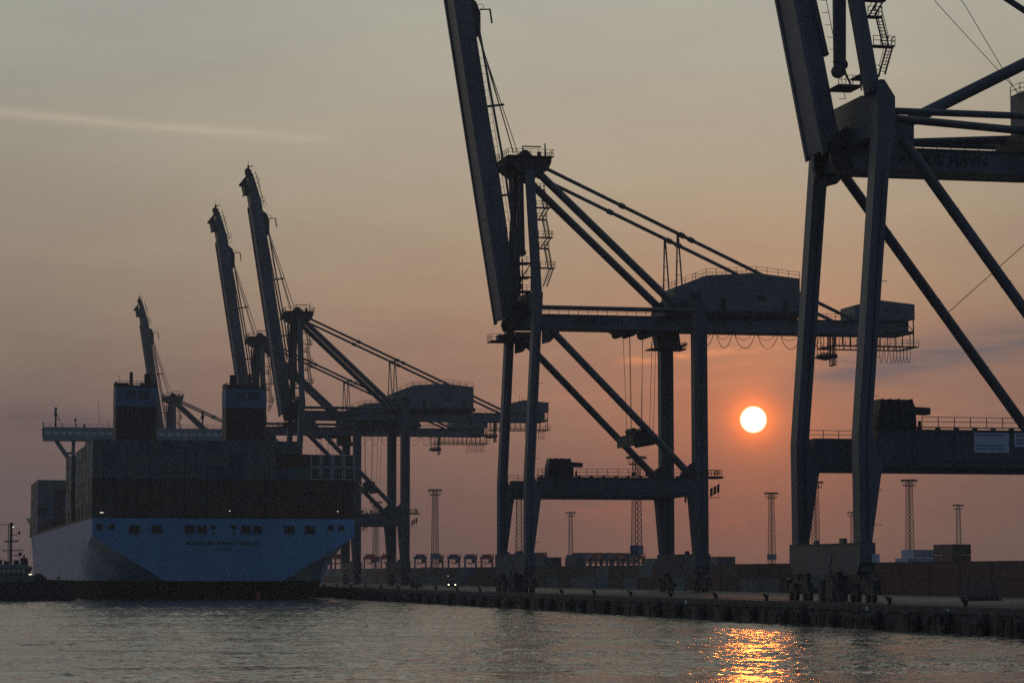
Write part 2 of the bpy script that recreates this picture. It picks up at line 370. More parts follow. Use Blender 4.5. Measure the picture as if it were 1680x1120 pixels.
    part('walkway_rail',RL,gi,lambda b:b.rail([(4,-3.6,G1+.04),(gx-4,-3.6,G1+.04)],1.1,1.8,.045))
    part('walkway_rail',RL,gi,lambda b:b.rail([(P['house'][1]+.5,-3.6,G1+.04),(P['rear'][0]-.3,-3.6,G1+.04)],1.1,1.8,.045))
    # tie pipes
    tz=P['tiez']
    for v in V: part('tie_pipe',S,c,lambda b:b.tube((2.4,v,tz),(gx-.6,v,tz),.42,12))
    if pk:
        part('tie_pipe',S,c,lambda b:b.tube((3.,-10.8,tz-.7),(gx-.6,-.6,tz-.3),.5,12))
        part('tie_pipe',S,c,lambda b:b.tube((3.,10.8,tz-.7),(gx-.6,.6,tz-.3),.5,12))
        for v in (-4.5,): part('inclined_pipe',S,c,lambda b:b.tube((3.5,v,G1+.3),(42,v,74.6),.75,14))
        for v in (4.5,): part('inclined_pipe',S,c,lambda b:b.tube((3.5,v,G1+.3),(42,v,74.6),.55,12))
    # A frame
    au=P['au']; lu=P['lu']
    for s in (-1,1):
        part('a_frame_leg',S,c,lambda b:b.beam((lu,s*11.3,LT-1.5 if pk else LT-2),(au,s*4.6,AT+.5),1.55,1.5,up=(1,0,0)))
    def top(b):
        b.prism([(au-4.2,AT+2.9),(au-4.2,AT+1.9),(au-2,AT+.2),(au+1.6,AT-.6),(au+3.4,AT+.6),(au+4.,AT+2.1),(au+4.,AT+2.9)],-5.4,5.4)
        b.box(au-4.4,au+4.3,-6.2,6.2,AT+2.9,AT+3.05)
        b.tube((au-.3,-2.6,AT+3.6),(au-.3,2.6,AT+3.6),1.05,16); b.tube((au+.9,-1.6,AT+3.3),(au+.9,1.6,AT+3.3),.7,14)
        b.box(au+2,au+2.6,-3,-2.2,AT+3,AT+4.3)
    tp=part('a_frame_head',D,c,top)
    part('railing',RL,tp,lambda b:[b.rail([(au-4.3,-6.1,AT+3.05),(au+4.2,-6.1,AT+3.05),(au+4.2,6.1,AT+3.05),(au-4.3,6.1,AT+3.05),(au-4.3,-6.1,AT+3.05)],1.2,1.5,.045)])
    part('davit',RL,tp,lambda b:[b.beam((au-.9,-3,AT+3.),(au-.9,-3,AT+5.3),.2),b.beam((au-1,-3,AT+5.2),(au+2.6,-3,AT+5.2),.22),b.beam((au+3.1,-4,AT+3.),(au+3.1,-4,AT+5.7),.22)])
    # heavy back stays and slim tie rods with props
    if not pk:
        for s in (-1,1):
            part('back_stay',S,c,lambda b:[b.tube((au+1.6,s*4.6,AT+.2),(gx-2.6,s*4.6,G1+2.2),.72,14),b.prism([(gx-4.4,G1),(gx-.8,G1),(gx-.8,G1+3.2),(gx-2.5,G1+3.6),(gx-4.2,G1+2.6)],s*4.6-.3,s*4.6+.3)])
            te=Vector((65,s*4.2,G1-.1)); ta=Vector((au+2.5,s*4.4,AT+1.3))
            part('tie_rod',S,c,lambda b:[b.tube(ta,te,.33,10)]+[b.tube(ta.lerp(te,t-.008),ta.lerp(te,t+.008),.5,10) for t in (.25,.44,.47,.72)])
            q=ta.lerp(te,(30.2-ta.x)/(te.x-ta.x))
            part('prop_post',S,c,lambda b:[b.beam((29.9,s*4.4,G1+2.5),(q.x-.0,s*4.4,q.z),.24),b.beam((31.3,s*4.4,G1+2.5),(q.x+.15,s*4.4,q.z),.24)]+[b.beam((29.9+.05*k,s*4.4,G1+2.5+2.6*k),(31.3-.2*k,s*4.4,G1+2.5+2.6*k),.12) for k in range(1,5)])
    else:
        for s in (-1,1):
            part('tie_rod',S,c,lambda b:b.tube((au+2,s*4.4,AT),(58,s*4.4,G1+2),.4,10))
        part('hoist_rope',M['wire'],c,lambda b:[b.line([(au+2,-.6,AT),(au+2-(AT-73.76)*(-1.02),-.6,73.76),(25.6,-.6,61.6)],.045)]+[b.line([(au+3.4,.6,AT),(14.4+.6,.6,73.76),(27,.6,61.6)],.045)])
    # boom, raised
    bw=P.get('bw',3.75); bt=P.get('bt',3.15); bz=P['boomz']; bu=P['boomu']; sl=P.get('sl',-.159); bl=P['booml']
    def at(h,off=0): return (bu+sl*h+off, bz+h)
    def boom(b):
        pts=[at(-.3,-.1),at(0,-.15),at(bl,0),at(bl+4.5,.9),at(bl+4.5,1.9),at(bl-2.5,bt-.05),at(3,bt),(bu+bt+.25,bz+.7),(bu+bt+.15,bz-.1),(bu+1.8,bz+.2)]
        b.prism(pts,-bw+.25,bw-.25)
        for v in (-bw,bw): b.prism([at(-.9,-.35),at(bl-4,-.35),at(bl-4,.25),at(-.6,.25)],v-.32,v+.32)
        n=int(bl//3.2)
        for i in range(1,n):
            for v in (-bw+.2,bw-.2): b.prism([at(3.2*i,.3),at(3.2*i+.12,.3),at(3.2*i+.12,bt-.05),at(3.2*i,bt-.05)],v-.04,v+.04)
    bo=part('boom',M['steel3'] if pk else S2,c,boom)
    if not pk:
        X=lambda h,o: at(bl+h,o)
        part('tip_platform',D,bo,lambda b:[b.prism([X(-.6,-.1),X(-.9,-1.5),X(-.3,-1.2),X(2.,-1.3),X(2.3,-2.1),X(2.7,-1.9),X(4.6,-.1)],-3,3)])
        def head(b):
            b.prism([X(4.4,.6),X(5.4,.3),X(5.5,1.9),X(4.4,2.1)],-2.6,2.6)
            b.tube((X(6,.9)[0],-1.5,X(6,.9)[1]),(X(6,.9)[0],1.5,X(6,.9)[1]),.8,12)
            b.beam((X(5.3,.6)[0],-1,X(5.3,.6)[1]),(X(8.,1.2)[0],-1,X(8.,1.2)[1]),.5); b.beam((X(7.2,1.1)[0],-1,X(7.2,1.1)[1]),(X(7.9,2.6)[0],-1,X(7.9,2.6)[1]),.25)
            b.beam((X(5.3,1.6)[0],1,X(5.3,1.6)[1]),(X(6.9,1.9)[0],1,X(6.9,1.9)[1]),.6); b.box(X(6.4,.2)[0],X(6.4,1.2)[0],-2,2,X(6.4,0)[1],X(6.9,0)[1])
            b.beam((X(8,1.2)[0],-1,X(8,1.2)[1]),(X(9.4,1.4)[0],-1,X(9.4,1.4)[1]),.1)
        part('tip_sheaves',D,bo,head)
        part('tip_rail',RL,bo,lambda b:[b.rail([(at(bl-4,3.7)[0],-3,at(bl-4)[1]),(at(bl+5,2.6)[0],-3,at(bl+5)[1])],1.,1.,.05)])
        for hh,oo in ((bl+3.4,2.9),(bl-2.2,3.9)): part('cage_hoop',RL,bo,lambda b:[b.torus((at(hh,oo)[0],-2.6,at(hh)[1]),(0,1,0),.75,.06,12,4),b.torus((at(hh-1.6,oo)[0],-2.6,at(hh-1.6)[1]),(0,1,0),.7,.05,12,4)])
        ah=57.5
        def anchor(b):
            b.prism([at(ah-5.5,3.),at(ah-5,4.1),at(ah-1,4.7),at(ah+1,4.2),at(ah+2,3.)],-3,3)
            x,z=at(ah-.5,4.6)
            b.beam((x,-3.4,z),(x+1.9,-3.4,z+.1),.22); b.beam((x+1.85,-3.4,z+.2),(x+2.25,-3.4,z-2.5),.28)
            b.torus((x+.2,-3,z+.5),(0,1,0),.6,.05,10,4)
        part('stay_anchor',D,bo,anchor)
    else: ah=57.5
    # folded fore stays
    ax,az=at(ah-3.,3.9)
    for s in (() if pk else (-1,1)):
        part('fore_stay',S,c,lambda b:[b.beam((ax,s*2.9,az),(au-4.4,s*2.9,AT+1.5),.34,.45),b.beam((au-4.4,s*2.9,AT+1.5),(au-2.6,s*2.9,AT-10.5),.34,.45),b.tube((au-4.4,s*2.9-.4,AT+1.5),(au-4.4,s*2.9+.4,AT+1.5),.45,10)])
    for (v,u0,z0,u1,z1,wd) in ((-3,1.25,0,1.35,-26,1.1),(-2,2.4,0,2.1,-25,.95),(-3.2,-3,-12,-.3,-24,.35)) if pk else ((-2.2,-3.1,-.6,-2.5,-10,.55),(-1.2,-2.2,-.6,-2.2,-10,.45),(2,-1.1,0,-2.1,-15.7,1.05),(-2.2,-1.1,0,-.75,-14.5,.85),(3,-.5,0,-.3,-22,.45),(-4,-2.7,-10,-1.9,-21,.9)):
        part('folded_link',S,c,lambda b:[b.beam((au+u0,v,AT+z0),(au+u1,v,AT+z1),wd,.6),b.tube((au+u1,v-.45,AT+z1),(au+u1,v+.45,AT+z1),wd*.75,10)])
    bx_=[(ah*k,) for k in (.5,.76)]
    for hh in (22.5,39):
        x,z=at(hh,3.1); part('stay_rest',D,bo,lambda b:b.beam((x,-2.8,z),(x+3.3,-2.8,z+.5),.3,.4))
    x,z=at(18,-.3); part('boom_lamp_arm',RL,bo,lambda b:[b.beam((x,-3,z),(x-1.5,-3,z-.15),.12)])
    def ropes(b):
        for k,(v,du,dz) in enumerate(((-2.4,0,0),(-1.8,.35,0),(.4,.9,.3),(1.2,1.2,.3),(2.2,2.4,.4),(2.8,2.65,.4))):
            b.tube((ax+.3+.1*k,v,az-2+.5*k),(au-2.6+du*.85,v,AT+4+dz),.05,4)
    part('hoist_rope',M['wire'],c,ropes)
    part('boom_ladder',RL,bo,lambda b:[b.rail([(at(6,3.25)[0],-3.2,at(6)[1]),(at(ah-7,3.25)[0],-3.2,at(ah-7)[1])],.0,2.2,.04)] if 0 else [b.beam((at(6,3.9)[0],-3.2,at(6)[1]),(at(ah-7,3.9)[0],-3.2,at(ah-7)[1]),.07)]+[b.beam((at(6+1.5*k,3.1)[0],-3.2,at(6+1.5*k)[1]),(at(6+1.5*k,3.9)[0],-3.2,at(6+1.5*k)[1]),.06) for k in range(int((ah-13)/1.5))])
    if pk: part('guy_wire',M['wire'],c,lambda b:b.tube((19.7,11.3,36.),(42,11.3,55),.05,4))
    text('boom_lettering','Århus Havn',1.35,M['letter'],bo,(at(21.5,1.35)[0],-bw+.25-.03,at(21.5,1.35)[1]),(R(90),R(90)-math.atan(-sl),0))
    # hinge bracket and light
    def hinge(b):
        hx=1.2 if pk else 0
        for v0,v1 in ((-3.6,-2.7),(2.7,3.6)): b.prism([(-1.3+hx,GB-.3),(1.+hx,GB-.1),(1.2+hx,G1),(1.4+hx,G1+2),(.2+hx,G1+2.4),(-1.2+hx*.6,G1+.6),(-1.7+hx,GB+.9)],v0,v1)
        b.tube((-.2+hx,-4,G1+.3),(-.2+hx,4,G1+.3),.5,14)
    part('boom_hinge',D,c,hinge)
    # front platform on the far leg top
    if not pk: part('leg_platform',RL,c,lambda b:[b.box(-2.2,4.2,9.2,13.4,G0-.9,G0-.65),b.box(-.6,3.,9.8,12.9,G0-.65,G0+.5)]+[b.rail([(-2.2,9.2,G0-.65),(4.2,9.2,G0-.65)],1.2,1.3,.045),b.rail([(-2.2,13.4,G0-.65),(-2.2,9.2,G0-.65)],1.2,1.3,.045)])
    # zig zag stair beside the near A frame leg
    def stairs(b):
        lv=[0,-3.4,-5.7,-9.1,-11.2,-14.9,-18.4]; z0=80.7 if pk else AT-3.2
        def ctr(z): t=(z-LT)/(AT-LT); return (lu+(au-lu)*t, -11.3+6.7*t-.2)
        for i in range(6):
            z=z0+lv[i]; zn=z0+lv[i+1]; cu,cv=ctr(z); cu2,cv2=ctr(zn)
            a=1.9 if i%2==0 else 2.7; e=2.7 if i%2==0 else 1.5
            b.box(cu+.7,cu+3.4 if i%2 else cu+2.5,cv-.6,cv+.6,z-.18,z)
            for q in (-.36,.36):
                b.beam((cu+a+q,cv-.9,z),(cu2+e+q,cv2+.5,zn),.09,.2); b.beam((cu+a+q,cv-.9,z+1.),(cu2+e+q,cv2+.5,zn+1.),.06)
            n=int((z-zn)/.36)
            for k in range(1,n):
                t=k/n; x=cu+a+(cu2+e-cu-a)*t; y=cv-.9+(cv2-cv+1.4)*t; b.box(x-.36,x+.36,y-.1,y+.1,z+(zn-z)*t-.03,z+(zn-z)*t+.03)
            b.rail([(cu+.7,cv-.6,z),(cu+(3.4 if i%2 else 2.5),cv-.6,z)],1.1,.9,.04)
            xe=cu+(3.4 if i%2 else 2.5); b.rail([(xe,cv-.6,z),(xe,cv+.6,z)],1.1,1.,.04)
    part('stair',RL,c,stairs)
    # service tower between the legs at the girder front
    def serv(b):
        for z in (G1+1.2,G1+3.8,G1+6.4,G1+9):
            b.box(-.9,1.9,-6.5,-2.6,z,z+.18); b.rail([(-.9,-6.5,z+.18),(1.9,-6.5,z+.18)],1.,.9,.04)
        for x in (-.8,.2,1.8): b.beam((x,-6.4,G1+.2),(x,-6.4,G1+9.8),.16)
        for k in range(4): b.beam((-.8 if k%2 else .2,-6.4,G1+1.3+2.6*k),(.2 if k%2 else 1.8,-6.4,G1+3.8+2.6*k),.12,.2)
    if not pk: part('service_platform',RL,c,serv)
    else:
        part('service_platform',RL,c,lambda b:[b.box(-.3,2.6,-6,-2,61.6,61.9),b.rail([(-.3,-6,61.9),(2.4,-6,61.9)],1.1,1.,.04),b.box(1.9,4.4,-7.5,-4,62.7,62.95),b.rail([(1.9,-7.5,62.95),(4.4,-7.5,62.95)],1.1,.8,.04),b.beam((2.2,-7,61),(2.2,-7,62.7),.15),b.beam((3,-7,61),(3,-7,62.7),.12),b.beam((1.2,-6,61.9),(.2,-6,64.),.2)])
    # machinery house
    h0,h1,hz0,hp=P['house']
    hs=part('machinery_house',M['house'],c,lambda b:[b.prism([(h0,hz0)]+[(h0+(h1-h0)*x,z) for x,z in hp]+[(h1,hz0)],-4.6,4.6)])
    part('house_floor',D,hs,lambda b:[b.prism([(h0-2,G1+.1),(h0-2,hz0-.02),(h1+.6,hz0-.02),(h1+.4,hz0-1.),(h0+(h1-h0)*.72,hz0-1.1),(h0+(h1-h0)*.66,G1+.1)],-4.9,4.9)])
    part('roof_rail',RL,hs,lambda b:[b.rail([(h0+(h1-h0)*x,v,z) for x,z in hp],1.2,2.,.045) for v in (-4.5,4.5)])
    for nm_,q in (('vent',(h0+3,h0+5,-4.68,-4.6,hz0+1.2,hz0+3.2)),('door',(h0+9,h0+10,-4.68,-4.6,hz0+.2,hz0+2.3)),('vent',(h0+16,h0+17.6,-4.68,-4.6,hz0+2,hz0+3)),('door',(h0+21,h0+22,-4.68,-4.6,hz0+.2,hz0+2.3))): part(nm_,D,hs,lambda b:b.box(*q))
    # electrical house at the rear
    r0,r1=P['rear']
    rh=part('electrical_house',M['house'],c,lambda b:[b.prism([(r0,G1+.1),(r0,G1+2.9),(r0+4.6,G1+4.),(r1,G1+3.3),(r1,G1+.4),(r0+8,G1+.1)],-4,4)])
    for q in ((r0+6,r0+7,-4.05,-4,G1+1.8,G1+2.6),(r0+8.4,r0+8.8,-4.05,-4,G1+1.8,G1+2.5)): part('window',M['glass'],rh,lambda b:b.box(*q))
    part('aerial',RL,rh,lambda b:[b.beam((r0+4,0,G1+3.9),(r0+4,0,G1+5.8),.08),b.beam((r0+5,1,G1+3.9),(r0+5,1,G1+5.2),.08)])
    # rear platform, hangers, festoon
    def rearp(b):
        z=G0-1.75
        b.box(r0-4.5,r1+.4,-4.9,-3.9,z,z+.2); b.box(r0-4.5,r1+.4,3.9,4.9,z,z+.2); b.box(r1-.4,r1+.4,-4.9,4.9,z,z+.2); b.box(r0-4.5,r0-3.8,-4.9,4.9,z,z+.2)
        for v in (-4.9,4.9): b.rail([(r0-4.5,v,z+.2),(r1+.4,v,z+.2)],1.1,1.1,.045)
        x=r0-4
        while x<r1:
            for v in (-4,4): b.beam((x,v,z+.1),(x,v,GB+.3),.13)
            x+=1.5
        b.beam((r1-2.5,-4,G1+.5),(r1-.3,-4,G0+1.4),.14); b.beam((r1-.3,-4,G1+.5),(r1-.3,-4,G0-1.6),.2); b.box(r0+6,r1-.3,-4,4,GB+.2,GB+.7)
    part('rear_platform',RL,c,rearp)
    def cage(b):
        x0,x1=r0-7,r0-4.4; 
        for (a,e,lo) in ((x0,x0+2.6,G0-4.1),(x0+2.4,x1+.4,G0-5.4)):
            for x in (a,(a+e)/2,e):
                for v in (-4.6,-2.6): b.beam((x,v,lo),(x,v,GB+.1),.13)
            for z in (lo,lo+1.,lo+2.1):
                for v in (-4.6,-2.6): b.beam((a,v,z),(e,v,z),.12)
            b.box(a,e,-4.6,-2.6,lo,lo+.15)
            b.beam((a,-4.6,lo),(e,-4.6,lo+2),.09)
        b.prism([(x0-.6,G0-4),(x0+1.5,G0-4.4),(x0+3.4,G0-3.9),(x0+3.2,G0-3.3),(x0-.2,G0-3.4)],-4.6,-2.6)
    part('maintenance_cage',D,c,cage)
    def fest(b):
        us=P['fest']
        for a,e in zip(us,us[1:]):
            w_=e-a
            b.sag((a+.15,-4.1,GB),(e-.15,-4.1,GB),3.2 if w_<7 else 4,.06,12)
            b.sag((a+.3,-3.2,GB),(e-.3,-3.2,GB),1.5,.045,10)
            b.box(a-.18,a+.18,-4.3,-3,GB-.35,GB)
        pass
    def fest2(b):
        x=r0+4.6
        for k in range(9):
            wd=.95
            if x+wd>r1-.4: break
            b.sag((x,-4.4,G0-1.7),(x+wd*.9,-4.4,G0-1.7),3.,.05,10); x+=wd*(.72 if k>1 else 1.1)
    part('festoon_cable',M['wire'],c,fest); part('festoon_loops',M['wire'],c,fest2)
    # trolley, cab, ropes, spreader
    tu=P['trolley']
    tr=part('trolley',D,c,lambda b:[b.box(tu-4.6,tu+4.5,-3,3,GB-.35,GB-.05),b.tube((tu-3.4,-3,GB-.55),(tu-3.4,3,GB-.55),.75,12),b.tube((tu-1.6,-3,GB-.5),(tu-1.6,3,GB-.5),.7,12),b.tube((tu+1.6,-3,GB-.6),(tu+1.6,3,GB-.6),.8,12),b.box(tu+2.4,tu+4.4,-3,-1,GB-1.1,GB-.1)])
    part('hoist_rope',M['wire'],tr,lambda b:[b.line([(tu+x,v,GB-.5),(tu+x2,v,P['spz']+1.4)],.045) for x,x2,v in ((-3.2,-2.5,-2),(-1.6,-1.3,-1),(-1.,-.8,1.5),(.7,.5,-1.5),(1.3,.9,.5),(2.4,1.8,-2.2),(4,3.4,1))])
    sz=P['spz']
    part('spreader',D,tr,lambda b:[b.box(tu-2.,tu+1.4,-4,4,sz-.2,sz+.7),b.box(tu-1.4,tu+.9,-3,3,sz+.7,sz+1.2),b.tube((tu-1.2,-2.2,sz+1.4),(tu-1.2,2.2,sz+1.4),.55,12),b.tube((tu+.9,-2.2,sz+1.5),(tu+.9,2.2,sz+1.5),.6,12),b.box(tu-2.3,tu-2.,-6,6,sz-1.5,sz+.3),b.box(tu+1.4,tu+1.8,-6,6,sz-1.3,sz+.2),b.prism([(tu-2,sz-.2),(tu-2.1,sz-1.4),(tu-1.6,sz-.9),(tu+1.,sz-.9),(tu+1.3,sz-1.4),(tu+1.5,sz-.2)],-6,6)])
    part('operator_cab',M['house'],tr,lambda b:[b.prism([(tu+4.8,GB-2.9),(tu+4.4,GB-.7),(tu+4.6,GB-.1),(tu+8.8,GB-.1),(tu+9.2,GB-2.9)],2.,5.)])
    part('cab_platform',RL,tr,lambda b:[b.box(tu+3.2,tu+10.,1.4,5.8,GB-3.2,GB-2.95),b.rail([(tu+3.2,1.4,GB-2.95),(tu+4.5,1.4,GB-2.95)],1.1,.8,.045),b.rail([(tu+9.2,1.4,GB-2.9),(tu+10.,1.4,GB-2.9),(tu+10.,5.8,GB-2.9)],1.1,.8,.045),b.prism([(tu+9.2,GB-2.4),(tu+10.2,GB-1.9),(tu+10.6,GB-2.),(tu+9.2,GB-2.9)],2,4)])
    # portal beam equipment: cable reel housing, railings, lamps
    cr=P['reel']
    def reel(b):
        x0,x1=cr; n=8; h=P.get('reelh',3.3)
        pts=[(x0,B1+.1),(x0+.15,B1+h*.6),(x0+.5,B1+h),(x1-.5,B1+h),(x1-.1,B1+h*.7),(x1,B1+.1)]
        b.prism(pts,-11.9,-9.)
        for x in (x0+.6,x0+1.6,x0+2.6,x1-.6): b.box(x,x+.12,-12.,-8.9,B1+.1,B1+h+.08)
        b.prism([(x1,B1+1.9),(x1,B1+2.7),(x1+1.9,B1+2.6),(x1+1.9,B1+1.8)],-11.5,-9.5); b.beam((x1+.3,-10.5,B1),(x1+.3,-10.5,B1+2),.2); b.beam((x1+.9,-10.5,B1),(x1+.9,-10.5,B1+1.1),.3)
    part('cable_reel',D,c,reel)
    part('beam_rail',RL,c,lambda b:[b.box(1.5,gx+4.6,-12.7,-12.2,B1+.2,B1+.3),b.rail([(1.6,-12.6,B1+.3),(cr[0]-.2,-12.6,B1+.3)],1.1,1.,.045),b.rail([(cr[1]+.4,-12.6,B1+.3),(gx+4.,-12.6,B1+.3)],1.15,2.,.045)]+[b.box(2.2+2.3*k,2.6+2.3*k,-12.6,-11.9,B1,B1+.22) for k in range(int(gx/2.3))]+[b.box(gx*.6+k*2.6,gx*.6+.7+k*2.6,-12.3,-11.8,B1+.3,B1+.9) for k in range(3)])
    part('beam_rail',RL,c,lambda b:[b.rail([(1.6,12.3,B1),(gx-1,12.3,B1)],1.1,2.,.045)])
    part('leg_bracket',D,c,lambda b:[b.box(gx+1.5,gx+4.2,-12.8,-9.6,B1-.1,B1+.25),b.rail([(gx+1.5,-12.8,B1+.25),(gx+3.6,-12.8,B1+.25),(gx+3.6,-9.6,B1+.25)],1.1,.9,.05),b.beam((gx+1.5,-11.5,B1-3.6),(gx+3.9,-11.5,B1-3.5),.1),b.beam((gx+3.7,-11.5,B1-3.5),(gx+3.7,-11.5,B1-1.4),.08)])
    for k in range(3):
        part('floodlight',D,c,lambda b:b.prism([(gx+2.1+.65*k,B1-3.4+.35*k),(gx+2.5+.65*k,B1-3.2+.35*k),(gx+2.55+.65*k,B1-1.7+.35*k),(gx+2.2+.65*k,B1-1.9+.35*k)],-11.8,-11.3))
    for k in range(3): part('beam_lamp',D,c,lambda b:b.prism([(gx-2.6+.7*k,B0-1.),(gx-2.3+.7*k,B0-1.05),(gx-2.25+.7*k,B0),(gx-2.5+.7*k,B0)],-11.2,-10.8))
    part('leg_rungs',RL,c,lambda b:[b.beam((-.95+(0 if z<20 else (ut*(z-20)/(G0-20))),v,z),((2.2 if z<15 else 1.55)+(0 if z<20 else (ut*(z-20)/(G0-20))),v,z),.07) for v in (-12.4,) for z in [9,13,24,28.5,33,37.5,42]])
    # lettering on the girder
    for wd_,dx_ in (('ÅRHUS',-1.75),('HAVN',1.75)): text('girder_lettering',wd_,P['tsize'],M['letter'],gi,(P['tpos']+dx_*P['tsize'],-3.33,(GB+G1)/2),(R(90),0,0),ext=.02,sx=1.05,bold=.02)
    return c
PA=dict(beam=(17.3,20.7),girder=(47.7,50.9),legtop=54.0,atop=76.8,gauge=32.,lean=(0,1.9),diag=(4.4,47.3,30.1,21.6),cross=54.5,gend=76,gb=48.4,tiez=51.35,au=1.9,lu=1.9,
  boomz=50.2,boomu=-2.7,booml=65.,house=(29.6,54.,52.2,[(0,56.3),(.25,58.7),(.65,59.4),(1,58.5)]),rear=(65,77),fest=[32.9,37.5,41,45.5,50,54.5,58.2],trolley=23.5,spz=28.3,reel=(3.6,8.3),tsize=1.5,tpos=15.2)
PE=dict(PA); PE.update(gauge=33.4,beam=(15.9,20.15),girder=(51.5,54.8),legtop=61.4,atop=90.,lean=(0,2.9),diag=(5.6,54.6,31.4,20.6),cross=60.4,gb=52.15,tiez=57.9,au=-.6,lu=2.0,peak=True,
  boomz=54.6,boomu=-1.25,booml=70,bw=3.0,bt=2.35,sl=-.19,house=(26.2,52.,57.2,[(0,63.2),(.05,63.8),(.6,64.5),(1,63.8)]),trolley=44,spz=30,reel=(2.0,6.8),reelh=3.5,tsize=1.75,tpos=14.2)
def place(o,Y,label,group):
    p=onl(K_RAIL,Y,QZ); p+=Vector((-SA,CA,0))*1.2
    o.location=p; o.rotation_euler=(0,0,ANG); tag(o,label,'crane',group)
_L=None
GC='ship-to-shore cranes with raised booms along the quay'
A=make_crane(PA)
proto_children=list(A.children)
place(A,495.9,'grey gantry crane numbered 30 on its girder, in the middle of the quay',GC)
for Y,l in ((790.75,'distant gantry crane with its raised boom just right of both ship funnels'),(876,'distant gantry crane whose raised boom rises just behind the right ship funnel'),(1169,'farthest and smallest gantry crane, its boom rising between the two ship funnels')):
    place(tree(A),Y,l,GC)
text('crane_number','30',1.75,M['letter'],A,(26.9,-3.36,49.65),(R(90),0,0),ext=.02,bold=.03)
Ec=make_crane(PE); place(Ec,325.25,'nearest and largest gantry crane at the right edge, its top and rear cut off',GC)
# notice boards on the near beam of the nearest crane
for x0,x1,z0,z1 in ((13.7,18.1,17.5,19.85),(18.75,22.6,18.2,19.85)):
    nb=part('notice_board',M['signw'],Ec,lambda b:b.box(x0,x1,-12.46,-12.38,z0,z1))
    def marks(b):
        rs=random.Random(5)
        for z,h in ((z1-.35,.16),(z0+.75,.2),(z0+.35,.2)):
            x=x0+.3
            while x<x1-.6:
                w_=rs.uniform(.12,.3); b.box(x,x+w_,-12.48,-12.46,z,z+h); x+=w_+.12
    part('notice_print',M['blue'],nb,marks)
part('warning_plate',M['signw'],Ec,lambda b:b.box(.1,1.,-14.68,-14.6,4.6,5.6))

# ---------------------------------------------------------------- containers
def cont_mesh(name,h,reefer=False):
    b=MB(); L_=12.19; W_=2.37
    b.box(.05,W_-.05,.14,L_-.05,.05,h-.02)
    for x in (0,W_-.16):
        for y in (0,L_-.16): b.box(x,x+.16,y,y+.16,0,h)
    for z0,z1 in ((0,.16),(h-.12,h)):
        b.box(.16,W_-.16,.0,.1,z0,z1); b.box(0,.07,.16,L_-.16,z0,z1); b.box(W_-.07,W_,.16,L_-.16,z0,z1)
    b.cur=1
    if reefer:
        b.box(.25,W_-.25,.02,.09,.2,.95); b.box(.3,W_-.3,.03,.088,1.75,2.55)
        for x in (.75,1.65): b.tube((x,.0,2.15),(x,.08,2.15),.33,12)
        b.box(.35,W_-.35,.05,.088,1.1,1.6)
    else:
        for x in (.45,.85,1.55,1.95): b.box(x,x+.06,.04,.1,.1,h-.1)
        b.box(W_/2-.02,W_/2+.02,.06,.092,.15,h-.15)
        for x in (.4,1.5): b.box(x,x+.5,.045,.085,1.1,1.2)
    me=bpy.data.meshes.new(name); me.from_pydata(b.v,[],b.f); me.materials.append(CM['grey']); me.materials.append(M['steeld'])
    for p,i in zip(me.polygons,b.mi): p.material_index=i
    return me
CH=cont_mesh('container_high',2.81); CS=cont_mesh('container_standard',2.57); CR=cont_mesh('container_refrigerated',2.81,True)
def container(loc,me,color,label,group):
    o=bpy.data.objects.new('shipping_container',me); COL.objects.link(o); o.location=loc; o.rotation_euler=(0,0,ANG)
    o.material_slots[0].link='OBJECT'; o.material_slots[0].material=CM[color]
    tag(o,label,'container',group); return o
mass=MB()      # the many containers past the individual ones
UX=Vector((CA,SA,0)); UY=Vector((-SA,CA,0))
massc=['dark red','grey blue','green grey','maroon','grey','blue']
mrs=random.Random(3)
def mbox(o,w,l,h):
    n=len(mass.v); mass.cur=mrs.randrange(6)
    vs=[o+UX*(a*w)+UY*(b_*l)+Vector((0,0,c*h)) for a in (0,1) for b_ in (0,1) for c in (0,1)]
    mass.add(vs,[(0,1,3,2),(4,6,7,5),(0,4,5,1),(2,3,7,6),(0,2,6,4),(1,5,7,3)])

# ---------------------------------------------------------------- container ship
SHIP=empty('container_ship',(-64.6,608.4,0),ANG)
tag(SHIP,'huge blue container ship seen from its stern, twin funnels rising above stacked containers','ship')
def interp(t,tab):
    for (a,va),(b_,vb) in zip(tab,tab[1:]):
        if t<=b_: 
            k=(t-a)/(b_-a); k=k*k*(3-2*k); return va+(vb-va)*k
    return tab[-1][1]
HB=[(0,29.5),(320,29.5),(350,27),(375,19),(392,8),(399,.4)]
ZK=[(0,14.1),(20,12.4),(45,9.3),(80,4.6),(110,0),(140,-6),(399,-6)]
BW=[(0,13),(8,10.5),(22,9),(50,11),(80,16),(120,24),(300,26),(350,16),(385,2),(399,.2)]
ZB=[(0,4.15),(6,2.2),(16,-1.5),(40,-6),(80,-11),(399,-11)]
SZ=[(0,18.2),(325,18.2),(345,19.5),(399,21)]
WF=[(0,1),(290,1),(330,.93),(360,.78),(385,.5),(399,.3)]
